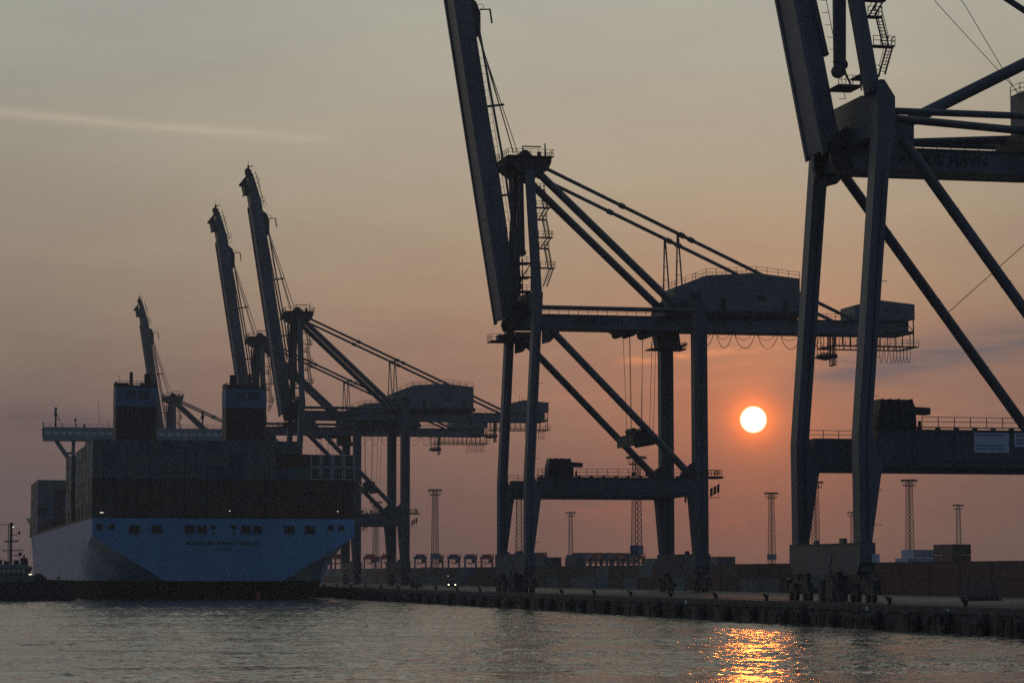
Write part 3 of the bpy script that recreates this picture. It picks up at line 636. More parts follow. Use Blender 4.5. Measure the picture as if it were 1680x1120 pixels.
def hull(b):
    st=[0,2,4,6,9,12,16,20,25,30,36,42,50,58,66,75,85,95,110,140,180,230,280,300,315,330,340,350,360,368,375,382,388,394,399]
    rows=[]
    for s in st:
        hb=interp(s,HB); zk=interp(s,ZK); bw=min(interp(s,BW),hb*.9); zb=interp(s,ZB); sz=interp(s,SZ); wf=interp(s,WF)
        half=[(hb,sz),(hb,zk+(sz-zk)*.5 if s<300 else 12),(hb*(wf*.5+.5) if s>=300 else hb,zk if s<300 else 7)]
        if s>=300: half=[(hb,sz),(hb*(1-(1-wf)*.45),13),(hb*wf,4)]
        # rounded turn into the run
        k0=half[-1]; bl=[]
        for t in (.12,.3,.5,.7,.88):
            q=min(s/40,1)   # fuller further forward
            x=k0[0]+(bw-k0[0])*t; z=k0[1]+(zb-k0[1])*t
            cx=k0[0]; cz=zb
            x2=k0[0]+(bw-k0[0])*(1-math.cos(t*math.pi/2)); z2=k0[1]+(zb-k0[1])*math.sin(t*math.pi/2)
            bl.append((x+(x2-x)*q,z+(z2-z)*q))
        half+=bl+[(bw,zb),(bw*.5,zb-.15*min(s,10)/10),(0,zb-.2*min(s,10)/10)]
        rows.append([(-x,s,z) for x,z in half]+[(x,s,z) for x,z in half[-2::-1]])
    n=len(rows[0]); vs=[p for r in rows for p in r]; fs=[]
    for i in range(len(rows)-1):
        for j in range(n-1): fs.append((i*n+j,i*n+j+1,(i+1)*n+j+1,(i+1)*n+j))
        fs.append((i*n,(i+1)*n,(i+1)*n+n-1,i*n+n-1))
    b.add(vs,fs); b.add(rows[0],[tuple(range(n))])
hm=M['hullb']
# antifouling below the load line belongs to the paint scheme: mix by height
def hull_paint():
    m=mat('ship_hull_paint',(.085,.26,.47),.36,var=.22,scale=.06,streak=True); nt=m.node_tree; N=nt.nodes; L=nt.links; b=N['Principled BSDF']
    src=b.inputs['Base Color'].links[0].from_socket
    tc=N.new('ShaderNodeTexCoord'); sp=N.new('ShaderNodeSeparateXYZ'); L.new(tc.outputs['Object'],sp.inputs[0])
    no=N.new('ShaderNodeTexNoise'); no.inputs['Scale'].default_value=.4; L.new(tc.outputs['Object'],no.inputs['Vector'])
    ad=N.new('ShaderNodeMath'); ad.operation='MULTIPLY_ADD'; ad.inputs[1].default_value=.25; L.new(no.outputs['Fac'],ad.inputs[0]); L.new(sp.outputs['Z'],ad.inputs[2])
    gt=N.new('ShaderNodeMath'); gt.operation='GREATER_THAN'; gt.inputs[1].default_value=4.35; L.new(ad.outputs[0],gt.inputs[0])
    mx=N.new('ShaderNodeMix'); mx.data_type='RGBA'; mx.inputs['A'].default_value=(.04,.02,.022,1); L.new(src,mx.inputs['B']); L.new(gt.outputs[0],mx.inputs['Factor']); L.new(mx.outputs['Result'],b.inputs['Base Color'])
    rr=N.new('ShaderNodeMapRange'); rr.inputs['To Min'].default_value=.95; rr.inputs['To Max'].default_value=.38; L.new(gt.outputs[0],rr.inputs[0]); L.new(rr.outputs[0],b.inputs['Roughness'])
    r2=N.new('ShaderNodeMapRange'); r2.inputs['To Min'].default_value=.05; r2.inputs['To Max'].default_value=.5; L.new(gt.outputs[0],r2.inputs[0]); L.new(r2.outputs[0],b.inputs['Specular IOR Level'])
    # weld seams and plate unevenness
    no2=N.new('ShaderNodeTexNoise'); no2.inputs['Scale'].default_value=.35; L.new(tc.outputs['Object'],no2.inputs['Vector'])
    bp=N.new('ShaderNodeBump'); bp.inputs['Strength'].default_value=.3; bp.inputs['Distance'].default_value=.12; L.new(no2.outputs['Fac'],bp.inputs['Height']); L.new(bp.outputs[0],b.inputs['Normal'])
    return m
ho=part('hull',hull_paint(),SHIP,hull)
for p in ho.data.polygons: p.use_smooth = abs(p.normal.y)<.9 and p.center[1]>.5
import bmesh
_b=bmesh.new(); _b.from_mesh(ho.data)
for e in _b.edges:
    if len(e.link_faces)==2 and e.calc_face_angle(0)>R(32): e.smooth=False
_b.to_mesh(ho.data); _b.free()
part('bulwark',M['steel2'],SHIP,lambda b:[b.add([(-hb,s,z0) for s,hb,z0 in ((352,26.6,19.7),(372,20.8,20),(388,10.5,20.5),(399,0,21))]+[(-hb*1.1-.5,s,z1) for s,hb,z1 in ((352,26.6,25),(372,20.8,27),(388,10.5,28),(399,0,28.5))],[(0,1,5,4),(1,2,6,5),(2,3,7,6)]),b.add([(hb,s,z0) for s,hb,z0 in ((352,26.6,19.7),(372,20.8,20),(388,10.5,20.5),(399,0,21))]+[(hb*1.1+.5,s,z1) for s,hb,z1 in ((352,26.6,25),(372,20.8,27),(388,10.5,28),(399,0,28.5))],[(0,1,5,4),(1,2,6,5),(2,3,7,6)])])
part('foremast',M['rail'],SHIP,lambda b:[b.beam((-23,356,19),(-23,356,29.5),.7),b.beam((-22,362,19),(-22,362,28),.5),b.box(-24.5,-21,355,357,26.5,27.2)])
def px_p(x,Y=607.): return ((x-840)/F*Y+TAN*Y-70.5)/(CA+TAN*SA)
for x0,x1,y0,y1 in ((157,168,861,869),(178,188,861,869),(212,229,862,876),(249,266,862,875),(304,321,862,875),(325,341,862,875),(399,415,862,875),(419,434,862,875),(472,489,862,875),(507,524,862,875),(546,555,861,869),(564,574,861,869)):
    a,c=px_p(x0),px_p(x1); z0=(YH-y1)*607/F+CZ; z1=(YH-y0)*607/F+CZ
    pt=part('mooring_port_shade',M['black'],SHIP,lambda b:b.prismx([(-.02,z0),(-.02,z1),(.3,z1),(.3,z0)],a,c))  # dark of the openings painted as flat black panels, no recess cut
    part('port_frame',M['hullb'],pt,lambda b:[b.box(a-.14,a,-.12,.02,z0-.14,z1+.14),b.box(c,c+.14,-.12,.02,z0-.14,z1+.14),b.box(a,c,-.12,.02,z1,z1+.14),b.box(a,c,-.12,.02,z0-.14,z0)])
for x in (352.5,387):
    part('fairlead',M['letter'],SHIP,lambda b:[b.tube((px_p(x),-.12,16.2),(px_p(x),.1,16.2),.55,14),b.box(px_p(x)-.9,px_p(x)+.2,-.1,.05,16.3,16.8),b.tube((px_p(x),-.12,14.9),(px_p(x),.1,14.9),.28,10)])
text('ship_name_lettering','MÆRSK MC-KINNEY MØLLER',1.28,M['letter'],SHIP,(px_p(369.5),-.04,12.6),(R(90),0,0),ext=.02,sx=1.0,bold=.02)
text('home_port_lettering','HELLERUP',.85,M['letter'],SHIP,(px_p(370),-.04,11.25),(R(90),0,0),ext=.02,sx=1.,bold=.01)
part('rudder',M['red'],SHIP,lambda b:[b.prismx([(1,-3),(7.5,-3),(7,2.4),(1.8,1.4)],7.6,8.3)])
part('skeg',M['boot'],SHIP,lambda b:[b.prismx([(7,-6),(30,-6),(30,-.5),(9,2)],-3,3)])
# deck edge lashing structure and rail
part('deck_rail',M['lash'],SHIP,lambda b:[b.rail([(-29.2,.3,18.2),(29.2,.3,18.2)],1.,2.2,.05)]+[b.box(-29.6,-29.1,6+14.3*i,7+14.3*i,18.2,21.6) for i in range(23)]+[b.box(-29.5,-29.,2,330,18.15,18.9)])
part('deck_lamp',M['lampw'],SHIP,lambda b:[b.box(px_p(166)-.35,px_p(166)+.35,.02,.2,19.35,19.47)]); 
for x,y in ((379.5,838),(563,838)): part('deck_lamp',M['lampw'],SHIP,lambda b:[b.box(px_p(x)-.08,px_p(x)+.08,.02,.2,(YH-y)*607/F+CZ-.08,(YH-y)*607/F+CZ+.08)])
# funnels
for pc,mir in ((-14.2,1),(13.4,-1)):
    f=part('funnel',M['black'],SHIP,lambda b:b.bbox(pc-5.1,pc+5.1,72,82,18.2,47.6,.5))
    part('funnel_band',M['band'],f,lambda b:b.bbox(pc-5.15,pc+5.15,71.95,82.05,47.6,52.3,.5))
    part('funnel_top',M['black'],f,lambda b:[b.bbox(pc-5.1,pc+5.1,72,82,52.3,52.9,.5),b.rail([(pc-5,72.1,52.9),(pc+5,72.1,52.9),(pc+5,81.9,52.9),(pc-5,81.9,52.9),(pc-5,72.1,52.9)],1.,1.2,.06),b.box(pc-4.8,pc-2,72.5,81,52.9,53.5)])
    part('louvre',M['louv'],f,lambda b:[b.box(pc+a,pc+a+2.6,71.88,71.95,49.6,51.6) for a in (-2.9,.5)])
    part('exhaust_pipe',M['black'],f,lambda b:[b.bbox(pc+mir*3.-.8,pc+mir*3.+.8,75,77,52.9,56.1,.2)])
    part('exhaust_pipe',M['black'],f,lambda b:[b.tube((pc-mir*1.2,75,52.9),(pc-mir*1.2,75,56.4),.42,10)])
    part('fan_housing',M['black'],f,lambda b:[b.tube((pc+mir*1.,74,53.1),(pc+mir*2,74,53.1),.6,10),b.beam((pc-4.3*mir,73,52.9),(pc-4.3*mir,73,55.6),.07)])
# bridge
S0=238
br=part('bridge',M['deckw'],SHIP,lambda b:[b.box(-29.5,29.5,S0,S0+7,49.9,51.1),b.prism([(-29.3,47.5),(-29.6,49.9),(-29.6,48.75),(-29.3,47.2)],S0,S0+7),b.box(-29.3,29.3,S0+.02,S0+7,47.0,48.7),b.box(-15,15,S0,S0+13,18.2,47.),b.box(-16,16,S0-2,S0+12,44,46.9)])
for i in range(25):
    x=-29.+2.36*i
    part('bridge_window',M['win'],br,lambda b:b.box(x,x+1.9,S0+.12,S0+6.9,48.72,49.88)) 
part('window_post',M['deckw'],br,lambda b:[b.box(-29.5+2.36*i,-29.5+2.36*i+.46,S0,S0+7,48.7,49.9) for i in range(26)])
part('wing_strut',M['deckw'],br,lambda b:[b.beam((-25.3,S0+3.5,47),(-19.,S0+3.5,38),1.3,1.2,up=(0,1,0)),b.beam((-20,S0+3.5,47.),(-20,S0+3.5,38),1.1),b.beam((-21.8,S0+3.5,43.2),(-19.5,S0+3.5,43.2),.7)])
part('wing_strut',M['deckw'],br,lambda b:[b.beam((25.3,S0+3.5,47),(19.,S0+3.5,38),1.3,1.2,up=(0,1,0)),b.beam((20,S0+3.5,47.),(20,S0+3.5,38),1.1)])
part('roof_rail',M['rail'],br,lambda b:b.rail([(-29.4,S0,51.1),(29.4,S0,51.1)],1.1,2.,.05))
part('mast',M['rail'],br,lambda b:[b.beam((-25.6,S0+3,51.1),(-25.6,S0+3,56.6),.55),b.box(-26.1,-25.2,S0+2.6,S0+3.4,54.6,55.8),b.beam((-25.5,S0+3,56),(-23.4,S0+3,51.1),.16),b.beam((-25.6,S0+3,53.6),(-24.4,S0+3,53.6),.2),b.tube((-25.6,S0+3,56.6),(-25.6,S0+3,57.3),.4,8)])
part('searchlight',M['rail'],br,lambda b:[b.beam((-19.6,S0+1,51.1),(-19.6,S0+1,53),.2),b.tube((-19.6,S0+1,53),(-19.6,S0+1,53.8),.35,8),b.beam((-19.6,S0+1,52.2),(-18.8,S0+1,51.1),.12),b.box(-17.2,-16.6,S0,S0+1,51.1,52),b.beam((-29.5,S0+.5,50.5),(-29.5,S0+.5,52.6),.3),b.box(-30.2,-29.4,S0+.2,S0+.9,50.1,50.4)])
part('mast',M['rail'],br,lambda b:[b.beam((20.,S0+3,51.1),(20.,S0+3,56.8),.5),b.box(19.6,20.5,S0+2.6,S0+3.4,54.3,55.6),b.beam((20,S0+3,56),(17.9,S0+3,51.1),.16),])
part('whip_aerial',M['rail'],br,lambda b:[b.beam((-12,S0+2,51.1),(-12.6,S0+2,59.5),.09)])
part('whip_aerial',M['rail'],br,lambda b:[b.beam((-9.5,S0+2,51.1),(-9.5,S0+2,53.5),.12)])

def sp(p,s,z): v=Vector((-64.6,608.4,0))+UX*p+UY*s; v.z=z; return v
crs=random.Random(11)
TIERN=['bottom','second','third','fourth','fifth','top']
NC=23; CP=59.4/NC
up=['green grey','grey blue','grey','green grey','grey blue','blue','grey blue']
for t in range(6):
    for cI in range(NC):
        if t==5 and cI>=18: continue
        if t<3: color=crs.choice(['dark red','maroon','maroon','dark red','brown','brown','rust','dark grey'])
        else: color=crs.choice(up)
        me=CH
        if t in (3,4) and cI>=19: color='white'; me=CR
        elif t==4 and cI in (16,17,18): color='dark red'
        elif t==3 and cI in (10,11,12): color='blue'
        nm=color+(' refrigerated' if me is CR else '')
        container(sp(-29.6+CP*cI+.05+crs.uniform(-.02,.02),1.0+crs.uniform(0,.12),18.35+2.92*t),me,color,f'{nm} container on the ship stern, {TIERN[t]} tier, {ordw(cI+1)} from the left','containers in the stern stack of the ship')
bays=[15.6,28.6,41.6,54.6,84.,97.0]
for bi,s in enumerate(bays):
    for t in range(6):
        color=crs.choice(['grey','grey blue','green grey','grey','maroon'] if t>2 else ['grey','maroon','dark red','grey'])
        container(sp(-29.45,s,18.35+2.9*t),CH,color,f'{color} container on the left flank of the ship, {TIERN[t]} tier, {ORD[bi+1]} bay forward','containers along the port side of the ship')
        for cI in range(1,NC):
            if t==5 and cI>=18: continue
            mbox(sp(-29.5+CP*cI,s,18.35+2.9*t),2.44,12.19,2.88)
def fwd(s0,n,t1,cols=range(NC)):
    for k in range(n):
        for cI in cols:
            for t in range(t1):
                if k>0 and 1<cI<NC-1 and t<t1-1: continue
                mbox(sp(-29.5+CP*cI,s0+13.*k,18.35+2.9*t),2.44,12.19,2.88)
fwd(268,4,6); fwd(329,1,6,range(1,22))

# ---------------------------------------------------------------- container yard
def yc(k,Y,off,t,h): p=onl(k,Y,QZ+.02+h*t); return p+UX*off
yrs=random.Random(5)
Y=372.; i=0
ycol=['dark red','maroon','brown','grey','maroon','grey blue','dark red','green grey']
while Y<1650:
    for t in range(2):
        if Y<700:
            color=yrs.choice(ycol) if not (Y<440) else yrs.choice(['dark red','maroon','maroon'])
            container(yc(K_YARD,Y,0,t,2.6),CS,color,f'{color} container in the {"lower" if t==0 else "upper"} tier of yard front row, {ordw(i+1)} from right','containers in the front row of the yard')
        else: mbox(yc(K_YARD,Y,0,t,2.6),2.44,12.19,2.57)
    for off in (2.6,5.2): mbox(yc(K_YARD,Y,off,1 if off>3 and i%3 else 0,2.6) if 0 else yc(K_YARD,Y,off,0,2.6),2.44,12.19,5.1)
    Y+=12.35*CA; i+=1
def block(xl,xr,Y,tiers,h,colors,label,top=1):
    a=math.atan(((xl+xr)/2-840)/F)+ANG; W=(xr-xl)/F*Y; n=max(1,round((W-12.19*math.sin(a))/(2.5*math.cos(a))))
    k=((xl-840)/F+TAN)*Y
    # left far corner shows the long side first: shift so the block spans the wanted directions
    off=12.19*math.sin(a)
    base=onl(k,Y,QZ+.02)+UX*off
    for j in range(n):
        for t in range(tiers):
            p=base+UX*(2.5*j)+Vector((0,0,(h+.03)*t))
            if t>=tiers-top:
                c_=yrs.choice(colors)
                wd=f', {ordw(j+1)} from left' if n>1 else ''
                wt=['lowest','second','third','fourth','fifth'][t]
                container(p,CS if h<2.7 else CH,c_,f'{c_} container, {wt} tier of stack {label}{wd}','containers stacked behind the yard front row')
            else: mbox(p,2.44,12.19,h)
block(876,920,738,3,2.6,['grey blue','maroon'],'right of middle crane waterside legs')
block(927,955,738,3,2.6,['grey'],'below the slim floodlight mast')
block(1056,1100,790,3,2.6,['brown','green grey'],'left of middle crane landside legs')
block(1155,1207,712,3,2.6,['green grey','grey'],'right of middle crane landside legs')
block(1531,1597,655,4,2.6,['brown'],'against the sky at right',2)
block(1478,1528,925,4,2.88,['pale blue'],'beside the tall brown one',2)
block(1468,1480,925,3,2.88,['pale blue'],'stepped at the pale blue end')
block(690,720,980,2,2.88,['maroon'],'beneath the left floodlight mast')
mo=mass.build('stacked_containers',[CM[k] for k in massc]); tag(mo,'great mass of stacked shipping containers on the ship deck and in the far yard','containers',kind='stuff')

# ---------------------------------------------------------------- floodlight masts
def mast(H_=40.):
    r=empty('floodlight_mast')
    def lat(b):
        w=lambda z:1.35-.5*z/H_
        n=22; zs=[H_*i/n for i in range(n+1)]
        for sx,sy in ((-1,-1),(1,-1),(1,1),(-1,1)):
            b.beam((sx*w(0),sy*w(0),0),(sx*w(H_),sy*w(H_),H_),.16)
        for a,e in zip(zs,zs[1:]):
            wa,we=w(a),w(e)
            C0=[(-1,-1),(1,-1),(1,1),(-1,1)]
            for k in range(4):
                p,q=C0[k],C0[(k+1)%4]
                b.beam((p[0]*wa,p[1]*wa,a),(q[0]*we,q[1]*we,e),.08); b.beam((q[0]*wa,q[1]*wa,a),(p[0]*we,p[1]*we,e),.08)
                b.beam((p[0]*we,p[1]*we,e),(q[0]*we,q[1]*we,e),.07)
    part('lattice_tower',M['rail'],r,lat)
    part('lamp_platform',M['rail'],r,lambda b:[b.tube((0,0,H_-2.6),(0,0,H_-2.3),2.5,10),b.tube((0,0,H_-.35),(0,0,H_),3.1,12)]+[b.beam((2.4*math.cos(t),2.4*math.sin(t),H_-2.4),(2.7*math.cos(t),2.7*math.sin(t),H_-.2),.14) for t in [math.pi*k/3+.3 for k in range(6)]])
    part('lamp_head',M['steeld'],r,lambda b:[b.box(3*math.cos(t)-.35,3*math.cos(t)+.35,3*math.sin(t)-.35,3*math.sin(t)+.35,H_-.7,H_-.3) for t in [math.pi*k/4 for k in range(8)]])
    part('equipment_box',M['blue'],r,lambda b:b.box(-1.5,1.5,-1.5,1.5,9.6,12.2))
    return r
m0=mast(); first=True
for x,yt,l in ((714,803,'left of the middle crane, standing alone against the sky'),(936,840,'between the legs of the middle crane, the slim far one'),(1044,749,'behind the middle crane portal, the tallest and nearest'),(851.5,790,'hidden between the two waterside legs of the middle crane'),(1265,808,'right below the sun'),(1337,790,'showing between the legs of the nearest crane, beside the left leg'),(1397.5,840,'showing between the legs of the nearest crane, beside the right leg'),(1491,787,'behind the pale blue container stack'),(1571,828,'behind the tall brown container stack'),(617,823,'behind the legs of the crane nearest the ship')):
    o=m0 if first else tree(m0); first=False
    Ym=F*(42.5-CZ)/(YH-yt)
    o.location=((x-840)/F*Ym,Ym,QZ if Ym<1690 else .6); o.rotation_euler=(0,0,random.uniform(0,1.5))
    tag(o,'steel lattice floodlight mast '+l,'light mast','floodlight masts in the container yard')

# ---------------------------------------------------------------- straddle carriers
def straddle(color):
    r=empty('straddle_carrier'); m=M[color]
    for sx in (-1,1):
        for sy in (-3.6,3.6):
            part('leg',m,r,lambda b:b.beam((sx*2.55,sy,.8),(sx*2.3,sy,10.2),.6,.7,up=(0,1,0)))
        sb=part('side_beam',m,r,lambda b:b.box(sx*2.55-.4,sx*2.55+.4,-4.8,4.8,.7,1.5))
        for y in (-4,-1.4,1.4,4): part('wheel',M['tire'],sb,lambda b:b.tube((sx*2.55-.25,y,.65),(sx*2.55+.25,y,.65),.65,14))
    part('top_frame',m,r,lambda b:[b.box(-2.9,2.9,-4.4,-3.,9.7,11.),b.box(-2.9,2.9,3.,4.4,9.7,11.),b.box(-2.8,-2,-3,3,10,11),b.box(2,2.8,-3,3,10,11)])
    part('railing',M['rail'],r,lambda b:[b.rail([(-2.8,-4.4,11),(2.8,-4.4,11),(2.8,4.4,11)],1.,1.1,.05),b.beam((-1.4,-4,11),(-1.4,-4,12.6),.08)])
    part('engine_house',M['steeld'],r,lambda b:b.box(-1.9,1.9,-2.6,2.6,11.0,11.8))
    part('cab',M['glass'],r,lambda b:b.prism([(.5,8.1),(.3,9.6),(2.,9.6),(2.,8.1)],-5.6,-4.4))
    part('spreader',M['steeld'],r,lambda b:[b.box(-1.2,1.2,-6,6,7.6,8.),b.beam((-.9,-3.5,8),(-.9,-3.5,10),.12),b.beam((.9,-3.5,8),(.9,-3.5,10),.12)])
    return r
sr,sb_=straddle('red'),straddle('blue'); used=set()
slist=[(607.5,1190,'r','first'),(635,1190,'r','second'),(690,1190,'b','third'),(717.5,1190,'r','fourth'),(745,1190,'b','fifth'),(772,1190,'b','sixth'),(799,1190,'r','seventh'),(826,1190,'b','eighth')]
for x,Ys,c_,w_ in slist:
    src=sr if c_=='r' else sb_
    o=src if c_ not in used else tree(src); used.add(c_)
    o.location=((x-840)/F*Ys,Ys,QZ+.02); o.rotation_euler=(0,0,R(3))
    tag(o,f'{"red" if c_=="r" else "blue"} straddle carrier, {w_} from left in the row beside the middle crane','straddle carrier','straddle carriers parked in a row in the yard')
for j,x in enumerate((884,950,968,986,1004,1022,1038)):
    o=tree(sr if j%2==0 else sb_); Ys=1100+6*j; o.location=((x-840)/F*Ys,Ys,QZ+.02); o.rotation_euler=(0,0,R(62 if j else 5))
    tag(o,f'{"red" if j%2==0 else "blue"} straddle carrier '+('peeping out right of the middle crane waterside legs' if j==0 else f'packed behind the middle crane portal, {ORD[j-1]} from the left'),'straddle carrier','straddle carriers parked behind the middle crane')
for j,(x,Ys) in enumerate(((532,1150),(556,1170))):
    o=tree(sb_ if j==0 else sr); o.location=((x-840)/F*Ys,Ys,QZ+.02); o.rotation_euler=(0,0,R(20)); tag(o,f'{"blue" if j==0 else "red"} straddle carrier seen below the overhanging stern of the ship at its right','straddle carrier','straddle carriers parked in a row in the yard')
# pipe rail running behind the yard
fe=MB(); fe.beam((-66,1196,QZ+8.7),(6,1196,QZ+8.7),.2)
for k in range(13): fe.beam((-66+6*k,1196,QZ),(-66+6*k,1196,QZ+8.7),.16)
tag(fe.build('pipe_bridge',M['rail']),'thin horizontal pipe on slim posts running behind the row of straddle carriers','pipe bridge')
# long low shed behind the packed straddle carriers
sh=empty('yard_shed',(38,1240,QZ)); tag(sh,'long low dark shed roof behind the straddle carriers seen through the middle crane portal','shed')
part('roof',M['steeld'],sh,lambda b:b.prism([(-12,9),(-11,10.4),(16,10.4),(17,9)],0,12)); part('column',M['steeld'],sh,lambda b:[b.box(-11+4.4*k,-10.4+4.4*k,0,.6,0,9) for k in range(7)])

# ---------------------------------------------------------------- vehicles on the apron
def van(Yv,x,label,lit,rz):
    r=empty('van',((x-840)/F*Yv,Yv,QZ+.01),rz)
    part('body',M['black'],r,lambda b:[b.prismx([(-2.5,.35),(-2.5,.95),(-1.7,1.15),(-1.0,1.95),(2.4,2.),(2.5,.35)],-.92,.92)],bevel=.06)
    part('windscreen',M['glass'],r,lambda b:b.add([(-.8,-1.66,1.2),(.8,-1.66,1.2),(.74,-1.06,1.9),(-.74,-1.06,1.9)],[(0,1,2,3)]))
    for sx in (-.92,.72):
        for y in (-1.6,1.6): part('wheel',M['tire'],r,lambda b:b.tube((sx,y,.34),(sx+.2,y,.34),.34,14))
    for sx in (-.8,.8): 
        part('headlight' if lit else 'tail_light',M['lamp'] if lit else M['red'],r,lambda b:b.box(sx-.13,sx+.13,-2.56,-2.5,.62,.84))
    if lit: part('beacon',M['lamp'],r,lambda b:b.box(-.85,-.78,-.9,-.83,2.75,2.82)); part('aerial',M['rail'],r,lambda b:b.beam((-.82,-.86,1.9),(-.82,-.86,2.75),.05))
    tag(r,label,'van')
van(655,740.5,'small dark van with two lit headlights driving on the quay',True,R(6))
van(640,684,'dark unlit van parked on the quay behind the ship, left of the van with headlights',False,R(14))
# metal rack near the right edge
rk=empty('steel_rack',((1606-840)/F*338,338,QZ+.02),ANG); tag(rk,'low open steel rack standing on the quay near the right edge','rack')
part('frame',M['blue'],rk,lambda b:[b.beam((x,y,0),(x,y,2.2),.09) for x in (-2.3,-1.15,0,1.15,2.3) for y in (-1,1)]+[b.beam((-2.3,y,z),(2.3,y,z),.09) for y in (-1,1) for z in (.15,.75,1.5,2.2)]+[b.beam((x,-1,z),(x,1,z),.09) for x in (-2.3,2.3) for z in (.15,1.5,2.2)])
part('base',M['steeld'],rk,lambda b:[b.box(-2.4,2.4,-1.05,1.05,0,.14)]+[b.box(-2.2+.75*k,-1.8+.75*k,-1.1,1.1,.14,.5) for k in range(6)])

# ---------------------------------------------------------------- tug
T=empty('tugboat',(-110.8,596,0),R(3)); tag(T,'dark green and black tugboat with a tall mast at the left edge beside the ship','tugboat')
def thull(b):
    st=[(-17,.6,4.6),(-15.5,2.6,4.3),(-12,4.3,4.),(-6,5,3.75),(2,5.1,3.75),(9,5.1,3.85),(13,4.6,4.),(14.6,3.6,4.1)]
    rows=[]
    for x,hw,z in st: rows.append([(x,-hw,z),(x,-hw*.96,1.6),(x*.97,-hw*.7,-2),(x*.97,hw*.7,-2),(x,hw*.96,1.6),(x,hw,z)])
    n=6; vs=[p for r in rows for p in r]; fs=[(i*n+j,i*n+j+1,(i+1)*n+j+1,(i+1)*n+j) for i in range(len(st)-1) for j in range(n-1)]+[(i*n,(i+1)*n,(i+1)*n+5,i*n+5) for i in range(len(st)-1)]
    b.add(vs,fs); b.add(rows[0],[tuple(range(6))]); b.add(rows[-1],[tuple(range(6))])
th_=part('hull',M['tugh'],T,thull)
for x in range(-12,14,3): part('fender',M['tire'],th_,lambda b:b.torus((x,-5.3,2.7),(0,1,0),.55,.25,12,6))
part('bulwark_rail',M['tire'],th_,lambda b:b.line([(-15.5,-2.7,4.3),(-12,-4.4,4.05),(-6,-5.1,3.85),(9,-5.2,3.95),(13,-4.7,4.1),(14.6,-3.7,4.2)],.28,6))
part('deckhouse',M['tugg'],T,lambda b:[b.bbox(-8,6.,-3.6,3.6,3.7,5.4,.4)])
wh=part('wheelhouse',M['tugg'],T,lambda b:[b.add([(x,y,5.4) for x,y in ((-2.4,-2.4),(4.2,-2.4),(4.2,2.4),(-2.4,2.4))]+[(x,y,7.2) for x,y in ((-3,-3),(5,-3),(5,3),(-3,3))]+[(x,y,7.9) for x,y in ((-2.,-2.3),(3.9,-2.3),(3.9,2.3),(-2.,2.3))],[(0,1,2,3),(0,1,5,4),(1,2,6,5),(2,3,7,6),(3,0,4,7),(4,5,9,8),(5,6,10,9),(6,7,11,10),(7,4,8,11),(8,9,10,11)])])
for k in range(6): part('window',M['win'],wh,lambda b:b.add([(-1.9+1.05*k,-2.68,6.1),(-1.25+1.05*k,-2.68,6.1),(-1.25+1.05*k,-2.93,6.85),(-1.9+1.05*k,-2.93,6.85)],[(0,1,2,3)]))
part('mast',M['rail'],T,lambda b:[b.beam((.5,0,7.6),(.5,0,17.1),.5),b.beam((-.1,0,9),(-.1,0,16.6),.15),b.beam((-1.3,0,10.9),(3.2,0,11),.2),b.beam((-2.,0,16.6),(.8,0,16.7),.12),b.beam((.6,0,14.2),(2.2,0,14.6),.16),b.box(2.1,2.5,-.2,.2,14.5,15.2),b.box(.1,.9,-.3,.3,16.4,16.8),b.beam((-2,0,16.6),(-3.3,0,15.9),.08)]+[b.beam((-.1,0,9+.5*k),(.5,0,9+.5*k),.08) for k in range(15)])
part('mast_light',M['lampw'],T,lambda b:[b.box(.9,1.1,-.3,-.1,16.0,16.2)])
part('deck_light',M['lampw'],T,lambda b:[b.box(4.9,5.5,-3.2,-3.,5.6,5.8)])
part('exhaust',M['tugh'],T,lambda b:[b.bbox(2.7,4.1,-1,1,7.8,9.3,.2),b.tube((3.4,0,9.3),(3.4,0,10),.2,8)])
part('exhaust',M['tugh'],T,lambda b:[b.bbox(-2.6,-1.5,-1,1,7.2,8.9,.2),b.tube((-2,0,8.8),(-2,0,9.6),.18,8)])
part('roof_box',M['tugh'],T,lambda b:b.box(1.3,2.3,-.5,.5,7.9,8.8))
part('roof_box',M['tugh'],T,lambda b:b.box(-.9,0,-.6,.6,7.9,8.6))
part('winch',M['tugh'],T,lambda b:[b.tube((6.6,-1.4,5.),(6.6,1.4,5.),.95,14),b.box(5.6,8.6,-1.6,1.6,3.7,4.6),b.box(7.3,8.2,-1.,1.,4.6,5.3)])
part('towing_bitt',M['tugh'],T,lambda b:[b.beam((11,0,3.8),(11,0,5.2),.3),b.beam((10.5,0,5),(11.5,0,5),.25)])
part('railing',M['rail'],T,lambda b:[b.rail([(-2.6,-2.9,7.9),(4.6,-2.9,7.9)],.9,1.,.05)])
part('radar',M['rail'],T,lambda b:[b.beam((-1,0,12.9),(2.2,0,13.),.3),b.beam((.5,0,9.8),(2.6,0,9.8),.2),b.box(2.2,2.9,-.4,.4,9.8,10.5)])
part('funnel',M['tugg'],T,lambda b:[b.bbox(-5.6,-3.6,-1.2,1.2,5.4,9.4,.3)])
part('flag_staff',M['rail'],T,lambda b:[b.beam((10.9,0,4),(10.9,0,5.3),.1)])

NISH=.0; SUNE=.019; HAZE=.00015

